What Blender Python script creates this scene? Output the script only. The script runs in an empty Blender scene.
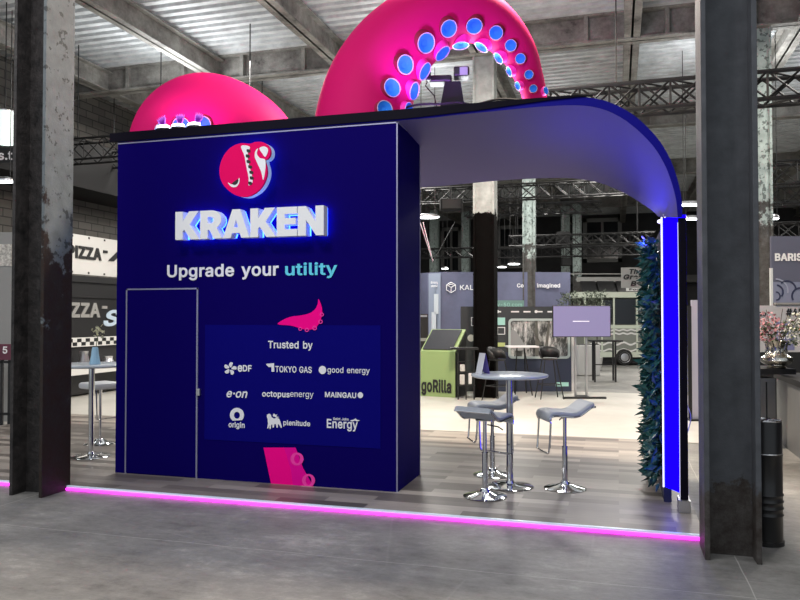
import bpy, bmesh, math, random
from mathutils import Vector, Matrix, Euler
random.seed(7)
SC = bpy.context.scene
COL = SC.collection
PI = math.pi
# ------------------------------------------------------------------ camera model
F = 740.0; YAW = math.radians(16.4); PIT = math.radians(1.24); CAM = Vector((0, 0, 1.7))
FW = Vector((-math.sin(YAW)*math.cos(PIT), math.cos(YAW)*math.cos(PIT), math.sin(PIT)))
RT = Vector((math.cos(YAW), math.sin(YAW), 0)); UP = RT.cross(FW)
HOR = 316.0
def ray(x, y): return FW + RT*((x-400)/F) + UP*((300-y)/F)
def aty(x, y, Y): r = ray(x, y); return CAM + r*(Y/r.y)
def atx(x, y, X): r = ray(x, y); return CAM + r*(X/r.x)
def atz(x, y, z=0.0): r = ray(x, y); return CAM + r*((z-1.7)/r.z)
def atk(x, y, k): return CAM + ray(x, y)*k
cd = bpy.data.cameras.new('camera'); cam = bpy.data.objects.new('camera', cd); COL.objects.link(cam)
cam.location = CAM; cam.rotation_euler = (PI/2+PIT, 0, YAW)
cd.sensor_width = 36; cd.lens = F/800*36; cd.clip_end = 200; SC.camera = cam

# ------------------------------------------------------------------ materials
MATS = {}
def mat(name, col, rough=.6, metal=0., emit=None, es=0., var=0., vscale=4., bump=0., bscale=30., spec=None, aniso=None):
    if name in MATS: return MATS[name]
    m = bpy.data.materials.new(name); m.use_nodes = True; nt = m.node_tree; b = nt.nodes['Principled BSDF']
    b.inputs['Base Color'].default_value = (*col, 1); b.inputs['Roughness'].default_value = rough
    b.inputs['Metallic'].default_value = metal
    if spec is not None: b.inputs['Specular IOR Level'].default_value = spec
    if emit: b.inputs['Emission Color'].default_value = (*emit, 1); b.inputs['Emission Strength'].default_value = es
    tc = None
    if var or bump:
        tc = nt.nodes.new('ShaderNodeTexCoord')
    if var:
        n = nt.nodes.new('ShaderNodeTexNoise'); n.inputs['Scale'].default_value = vscale; n.inputs['Detail'].default_value = 8; n.inputs['Roughness'].default_value = .65
        mp = nt.nodes.new('ShaderNodeMapping')
        if aniso: mp.inputs['Scale'].default_value = aniso
        nt.links.new(tc.outputs['Object'], mp.inputs['Vector']); nt.links.new(mp.outputs[0], n.inputs['Vector'])
        r = nt.nodes.new('ShaderNodeValToRGB')
        r.color_ramp.elements[0].position = .3; r.color_ramp.elements[1].position = .7
        r.color_ramp.elements[0].color = (*[max(0, c*(1-var)) for c in col], 1)
        r.color_ramp.elements[1].color = (*[min(1, c*(1+var)) for c in col], 1)
        nt.links.new(n.outputs[0], r.inputs[0]); nt.links.new(r.outputs[0], b.inputs['Base Color'])
    if bump:
        n = nt.nodes.new('ShaderNodeTexNoise'); n.inputs['Scale'].default_value = bscale; n.inputs['Detail'].default_value = 6
        bp = nt.nodes.new('ShaderNodeBump'); bp.inputs['Strength'].default_value = bump; bp.inputs['Distance'].default_value = .02
        nt.links.new(tc.outputs['Object'], n.inputs['Vector']); nt.links.new(n.outputs[0], bp.inputs['Height']); nt.links.new(bp.outputs[0], b.inputs['Normal'])
    MATS[name] = m; return m
def nodes(m): return m.node_tree, m.node_tree.nodes['Principled BSDF']
def ramp(nt, fac, stops):
    r = nt.nodes.new('ShaderNodeValToRGB'); e = r.color_ramp.elements
    while len(e) > 1: e.remove(e[-1])
    e[0].position = stops[0][0]; e[0].color = (*stops[0][1], 1)
    for p, c in stops[1:]:
        q = e.new(p); q.color = (*c, 1)
    nt.links.new(fac, r.inputs[0]); return r.outputs[0]
def noise(nt, vec, scale, detail=6, rough=.6):
    n = nt.nodes.new('ShaderNodeTexNoise'); n.inputs['Scale'].default_value = scale; n.inputs['Detail'].default_value = detail; n.inputs['Roughness'].default_value = rough
    nt.links.new(vec, n.inputs['Vector']); return n.outputs[0]
def math_(nt, op, a, b):
    n = nt.nodes.new('ShaderNodeMath'); n.operation = op
    for i, v in enumerate((a, b)):
        if isinstance(v, (int, float)): n.inputs[i].default_value = v
        else: nt.links.new(v, n.inputs[i])
    return n.outputs[0]
def mixc(nt, fac, a, b):
    n = nt.nodes.new('ShaderNodeMix'); n.data_type = 'RGBA'
    nt.links.new(fac, n.inputs[0])
    for i, v in ((6, a), (7, b)):
        if isinstance(v, tuple): n.inputs[i].default_value = (*v, 1)
        else: nt.links.new(v, n.inputs[i])
    return n.outputs[2]
def tcoord(nt, kind='Object', scale=None, rot=None):
    t = nt.nodes.new('ShaderNodeTexCoord'); o = t.outputs[kind]
    if scale or rot:
        mp = nt.nodes.new('ShaderNodeMapping')
        if scale: mp.inputs['Scale'].default_value = scale
        if rot: mp.inputs['Rotation'].default_value = rot
        nt.links.new(o, mp.inputs['Vector']); o = mp.outputs[0]
    return o

# concrete floor: grey slab, mottled, thin cracks
M_conc = mat('concrete', (.2, .2, .2), .55); nt, b = nodes(M_conc)
v = tcoord(nt)
n1 = noise(nt, v, .7, 10, .75); n2 = noise(nt, tcoord(nt, scale=(1, 2.2, 1)), 5, 12, .85)
s = math_(nt, 'ADD', math_(nt, 'MULTIPLY', n1, .6), math_(nt, 'MULTIPLY', n2, .4))
c = ramp(nt, s, [(.38, (.1, .097, .09)), (.465, (.19, .186, .176)), (.535, (.255, .25, .235)), (.63, (.42, .41, .385))])
vo = nt.nodes.new('ShaderNodeTexVoronoi'); vo.feature = 'DISTANCE_TO_EDGE'; vo.inputs['Scale'].default_value = .33
wv = nt.nodes.new('ShaderNodeVectorMath'); wv.operation = 'ADD'
nn = nt.nodes.new('ShaderNodeTexNoise'); nn.inputs['Scale'].default_value = 1.5; nt.links.new(v, nn.inputs['Vector'])
sc_ = nt.nodes.new('ShaderNodeVectorMath'); sc_.operation = 'SCALE'; sc_.inputs['Scale'].default_value = .35
nt.links.new(nn.outputs['Color'], sc_.inputs[0]); nt.links.new(v, wv.inputs[0]); nt.links.new(sc_.outputs[0], wv.inputs[1]); nt.links.new(wv.outputs[0], vo.inputs['Vector'])
cr = ramp(nt, vo.outputs['Distance'], [(0, (.22, .22, .22)), (.0022, (0, 0, 0))])
c2 = mixc(nt, cr, c, (.36, .35, .33))
sp = noise(nt, v, 38, 3, .5); spr = ramp(nt, sp, [(.76, (0, 0, 0)), (.79, (.8, .8, .8))])
c3 = mixc(nt, spr, c2, (.05, .045, .04))
jm = nt.nodes.new('ShaderNodeMapping'); jm.inputs['Location'].default_value = (-.8, -4.93, 0); nt.links.new(wv.outputs[0], jm.inputs['Vector'])
sc_.inputs['Scale'].default_value = .03
jb = nt.nodes.new('ShaderNodeTexBrick'); jb.offset = 0; jb.inputs['Scale'].default_value = 1; jb.inputs['Brick Width'].default_value = 6.1; jb.inputs['Row Height'].default_value = 3.05; jb.inputs['Mortar Size'].default_value = .004; jb.inputs['Mortar Smooth'].default_value = .1
jb.inputs['Color1'].default_value = (0, 0, 0, 1); jb.inputs['Color2'].default_value = (0, 0, 0, 1); jb.inputs['Mortar'].default_value = (.6, .6, .6, 1); nt.links.new(jm.outputs[0], jb.inputs['Vector'])
c3 = mixc(nt, jb.outputs['Color'], c3, (.5, .49, .46))
nt.links.new(c3, b.inputs['Base Color'])
rr = nt.nodes.new('ShaderNodeMapRange'); rr.inputs[3].default_value = .38; rr.inputs[4].default_value = .62; nt.links.new(n1, rr.inputs[0]); nt.links.new(rr.outputs[0], b.inputs['Roughness'])

# grey wood plank vinyl of the booth floor
M_plank = mat('grey_oak_planks', (.4, .37, .33), .38); nt, b = nodes(M_plank)
v = tcoord(nt)
br = nt.nodes.new('ShaderNodeTexBrick'); nt.links.new(v, br.inputs['Vector'])
br.inputs['Scale'].default_value = 1; br.inputs['Brick Width'].default_value = .85; br.inputs['Row Height'].default_value = .145
br.inputs['Mortar Size'].default_value = .0012; br.inputs['Color1'].default_value = (.13, .112, .1, 1); br.inputs['Color2'].default_value = (.46, .415, .375, 1); br.inputs['Mortar'].default_value = (.2, .17, .15, 1)
br.inputs['Bias'].default_value = -.1
g = noise(nt, tcoord(nt, scale=(2, 30, 1)), 2, 8, .6)
gr = ramp(nt, g, [(.3, (.72, .72, .72)), (.7, (1.1, 1.08, 1.05))])
mx = nt.nodes.new('ShaderNodeMix'); mx.data_type = 'RGBA'; mx.blend_type = 'MULTIPLY'; mx.inputs[0].default_value = 1
nt.links.new(br.outputs['Color'], mx.inputs[6]); nt.links.new(gr, mx.inputs[7]); nt.links.new(mx.outputs[2], b.inputs['Base Color'])

# peeling paint on steel columns; light paint above, dark rust below (worn-off paint)
def column_mat(name, hi, lo, z0, z1, rust=(.03, .018, .012), bare=.38, sp=.2):
    m = mat(name, lo, .55+(.3 if sp < .1 else 0), spec=sp); nt, b = nodes(m); v = tcoord(nt)
    sx = nt.nodes.new('ShaderNodeSeparateXYZ'); nt.links.new(v, sx.inputs[0])
    mr = nt.nodes.new('ShaderNodeMapRange'); mr.inputs[1].default_value = z0; mr.inputs[2].default_value = z1; nt.links.new(sx.outputs[2], mr.inputs[0])
    big = noise(nt, v, 3.5, 10, .7)
    f = math_(nt, 'ADD', mr.outputs[0], math_(nt, 'MULTIPLY', math_(nt, 'SUBTRACT', big, .5), 1.8))
    fr = ramp(nt, f, [(.46, (0, 0, 0)), (.54, (1, 1, 1))])
    pat = noise(nt, v, 13, 4, .55); pr_ = ramp(nt, pat, [(bare-.02, (0, 0, 0)), (bare+.02, (1, 1, 1))])
    hi_v = ramp(nt, noise(nt, v, 6, 6), [(.3, tuple(x*.75 for x in hi)), (.7, tuple(min(1, x*1.15) for x in hi))])
    hc = mixc(nt, pr_, tuple(x*.35 for x in hi), hi_v)
    lo_v = ramp(nt, noise(nt, v, 8, 10, .75), [(.35, rust), (.6, lo), (.8, tuple(min(1, x*2.4+.002) for x in lo))])
    nt.links.new(mixc(nt, fr, lo_v, hc), b.inputs['Base Color'])
    bp = nt.nodes.new('ShaderNodeBump'); bp.inputs['Strength'].default_value = .5; bp.inputs['Distance'].default_value = .01
    nt.links.new(noise(nt, v, 25, 8, .7), bp.inputs['Height']); nt.links.new(bp.outputs[0], b.inputs['Normal'])
    return m
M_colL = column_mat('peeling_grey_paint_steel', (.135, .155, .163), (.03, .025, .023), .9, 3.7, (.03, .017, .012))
M_colLd = mat('dark_brown_steel', (.022, .019, .018), .6, var=.85, vscale=9, bump=.5)  # darker brown for the web and left flange
M_colR = column_mat('charcoal_painted_steel', (.085, .09, .1), (.075, .068, .063), .1, .9, (.025, .017, .013), .2)
M_colB = column_mat('old_riveted_steel', (.5, .52, .5), (.0045, .0042, .004), 3.45, 4.15, (.004, .003, .003), .3, .04)
M_colB2 = column_mat('grey_steel_pale_top', (.42, .5, .48), (.1, .1, .098), 2.6, 4.6, (.05, .045, .04), .42)
M_gird = mat('weathered_girder_paint', (.2, .19, .175), .7, var=.55, vscale=2.5, bump=.3, aniso=(1, 1, 1))
nt, b = nodes(M_gird); v = tcoord(nt)
pt = ramp(nt, noise(nt, v, 1.6, 9, .75), [(.3, (.02, .018, .016)), (.385, (.15, .14, .13)), (.55, (.3, .29, .265)), (.7, (.45, .44, .41))])
nt.links.new(pt, b.inputs['Base Color'])
M_deck = mat('galvanised_deck', (.66, .68, .69), .5, .1, var=.28, vscale=2.2, bump=.2, bscale=60)
M_black = mat('black_metal', (.012, .012, .013), .45)
M_blackm = mat('matt_black', (.01, .01, .011), .8)
M_truss = mat('black_truss_metal', (.008, .008, .009), .5)
M_chrome = mat('chrome', (.75, .76, .78), .08, 1.)
M_alu = mat('brushed_aluminium', (.6, .6, .62), .3, .9)
M_blue = mat('navy_print', (.004, .0008, .1), .6, spec=.02)
M_bluel = mat('lighter_blue_panel', (.004, .003, .16), .6, spec=.02)
M_seam = mat('panel_seam_aluminium', (.35, .35, .5), .4, .5)
M_navyd = mat('fascia_black', (.004, .003, .009), .6, spec=.08)
M_soff = mat('canopy_underside', (.135, .115, .33), .55, spec=.15)
M_edge = mat('canopy_edge_blue', (.006, .004, .26), .5, spec=.1)
M_white = mat('white_print', (.85, .85, .88), .5)
M_cyan = mat('cyan_print', (.12, .68, .85), .5)
M_pinkp = mat('hot_pink_print', (1., .002, .27), .6, spec=.05)
M_pinkl = mat('pale_pink_print', (.95, .06, .42), .6, spec=.05)
M_letter = mat('white_acrylic', (.85, .86, .87), .4)
M_halo = mat('blue_led_halo', (.02, .05, .9), .5, emit=(.03, .12, 1.), es=9)
M_halo2 = mat('ice_blue_led_halo', (.2, .4, .9), .5, emit=(.12, .4, 1.), es=6)
M_crim = mat('crimson_acrylic', (.8, .002, .12), .5, spec=.06)
M_mag = mat('magenta_led', (.9, .1, .9), .4, emit=(1., .03, .85), es=3.2)
M_wled = mat('white_led', (1, 1, 1), .4, emit=(.7, .66, 1.), es=1.6)
M_bled = mat('blue_lightbox', (.004, .0, .3), .6, emit=(.004, .0, 1.), es=2.6, spec=.0)
M_lamp = mat('lamp_glow', (1, 1, 1), .4, emit=(1, .98, .95), es=14)
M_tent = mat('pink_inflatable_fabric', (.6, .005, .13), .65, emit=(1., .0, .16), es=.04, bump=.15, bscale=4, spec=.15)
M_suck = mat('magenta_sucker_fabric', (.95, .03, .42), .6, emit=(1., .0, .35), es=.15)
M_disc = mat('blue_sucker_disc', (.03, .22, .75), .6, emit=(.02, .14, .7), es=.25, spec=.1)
M_suckd = mat('dark_crimson_sucker_side', (.3, .002, .05), .7)
M_rim = mat('pale_sucker_rim', (.75, .6, .85), .5)

# ------------------------------------------------------------------ mesh builder
class MB:
    def __init__(s): s.bm = bmesh.new()
    def box(s, a, b, M=None, bev=0):
        x0, x1 = sorted((a[0], b[0])); y0, y1 = sorted((a[1], b[1])); z0, z1 = sorted((a[2], b[2]))
        r = bmesh.ops.create_cube(s.bm, size=1)
        T = Matrix.Translation(((x0+x1)/2, (y0+y1)/2, (z0+z1)/2)) @ Matrix.Diagonal((x1-x0, y1-y0, z1-z0, 1))
        bmesh.ops.transform(s.bm, matrix=(M @ T) if M else T, verts=r['verts'])
        if bev:
            es = list({e for v in r['verts'] for e in v.link_edges})
            bmesh.ops.bevel(s.bm, geom=es, offset=bev, segments=2, affect='EDGES', profile=.5)
        return s
    def tube(s, pts, r, n=8, cap=True):
        pts = [Vector(p) for p in pts]; rs = r if isinstance(r, (list, tuple)) else [r]*len(pts)
        rings = []; up = None
        for i, p in enumerate(pts):
            t = (pts[min(i+1, len(pts)-1)] - pts[max(i-1, 0)]).normalized()
            if up is None: up = Vector((0, 0, 1)) if abs(t.z) < .9 else Vector((1, 0, 0))
            u = t.cross(up).normalized(); w = u.cross(t).normalized(); up = w
            rings.append([s.bm.verts.new(p + (u*math.cos(2*PI*k/n) + w*math.sin(2*PI*k/n))*rs[i]) for k in range(n)])
        for a, b in zip(rings, rings[1:]):
            for k in range(n): s.bm.faces.new((a[k], a[(k+1) % n], b[(k+1) % n], b[k]))
        if cap: s.bm.faces.new(rings[0][::-1]); s.bm.faces.new(rings[-1])
        return s
    def lathe(s, prof, c=(0, 0, 0), n=32, sx=1., sy=1.):
        c = Vector(c); rings = []
        for r, z in prof:
            if r < 1e-5: rings.append([s.bm.verts.new(c+Vector((0, 0, z)))])
            else: rings.append([s.bm.verts.new(c+Vector((r*sx*math.cos(2*PI*k/n), r*sy*math.sin(2*PI*k/n), z))) for k in range(n)])
        for a, b in zip(rings, rings[1:]):
            for k in range(n):
                l = [a[k % len(a)], a[(k+1) % len(a)], b[(k+1) % len(b)], b[k % len(b)]]
                l = list(dict.fromkeys(l))
                if len(l) > 2: s.bm.faces.new(l)
        return s
    def face(s, pts):
        s.bm.faces.new([s.bm.verts.new(p) for p in pts]); return s
    def prism(s, poly, vec):      # poly 3D points, extruded by vec
        a = [s.bm.verts.new(p) for p in poly]; b = [s.bm.verts.new(Vector(p)+Vector(vec)) for p in poly]; n = len(a)
        s.bm.faces.new(a); s.bm.faces.new(b[::-1])
        for i in range(n): s.bm.faces.new((a[i], a[(i+1) % n], b[(i+1) % n], b[i]))
        return s
    def grid(s, rows):
        vs = [[s.bm.verts.new(p) for p in r] for r in rows]
        for a, b in zip(vs, vs[1:]):
            for k in range(len(a)-1): s.bm.faces.new((a[k], a[k+1], b[k+1], b[k]))
        return s
    def build(s, name, m, parent=None, smooth=False, bevel=0, origin=None, solid=0):
        bmesh.ops.recalc_face_normals(s.bm, faces=s.bm.faces)
        me = bpy.data.meshes.new(name)
        if origin is not None: bmesh.ops.translate(s.bm, vec=-Vector(origin), verts=s.bm.verts)
        s.bm.to_mesh(me); s.bm.free()
        o = bpy.data.objects.new(name, me); COL.objects.link(o)
        if origin is not None: o.location = origin
        me.materials.append(m)
        if smooth: smooth_by_angle(me)
        if parent: o.parent = parent
        if solid:
            d = o.modifiers.new('s', 'SOLIDIFY'); d.thickness = solid; d.offset = 0
        if bevel:
            d = o.modifiers.new('b', 'BEVEL'); d.width = bevel; d.segments = 2; d.limit_method = 'ANGLE'
        return o
def smooth_by_angle(me, ang=.7):
    for p in me.polygons: p.use_smooth = True
    bm = bmesh.new(); bm.from_mesh(me)
    for e in bm.edges:
        if len(e.link_faces) == 2 and e.calc_face_angle(0) > ang: e.smooth = False
    bm.to_mesh(me); bm.free()
def tag(o, label=None, cat=None, group=None, kind=None):
    if label: o['label'] = label
    if cat: o['category'] = cat
    if group: o['group'] = group
    if kind: o['kind'] = kind
    return o
def thing(name, label, cat, loc=(0, 0, 0), rz=0, group=None):
    o = bpy.data.objects.new(name, None); COL.objects.link(o); o.empty_display_size = .1
    o.location = loc; o.rotation_euler = (0, 0, rz); return tag(o, label, cat, group)
def struct(o): o['kind'] = 'structure'; return o
def dup(r, loc=None, rz=None, label=None):
    def cp(o, par):
        c = o.copy(); COL.objects.link(c); c.parent = par
        for ch in [x for x in bpy.data.objects if x.parent == o]: cp(ch, c)
        return c
    kids = list(r.children); c = r.copy(); COL.objects.link(c)
    for k in kids: cp(k, c)
    if loc is not None: c.location = loc
    if rz is not None: c.rotation_euler = (0, 0, rz)
    if label: c['label'] = label
    return c

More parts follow.
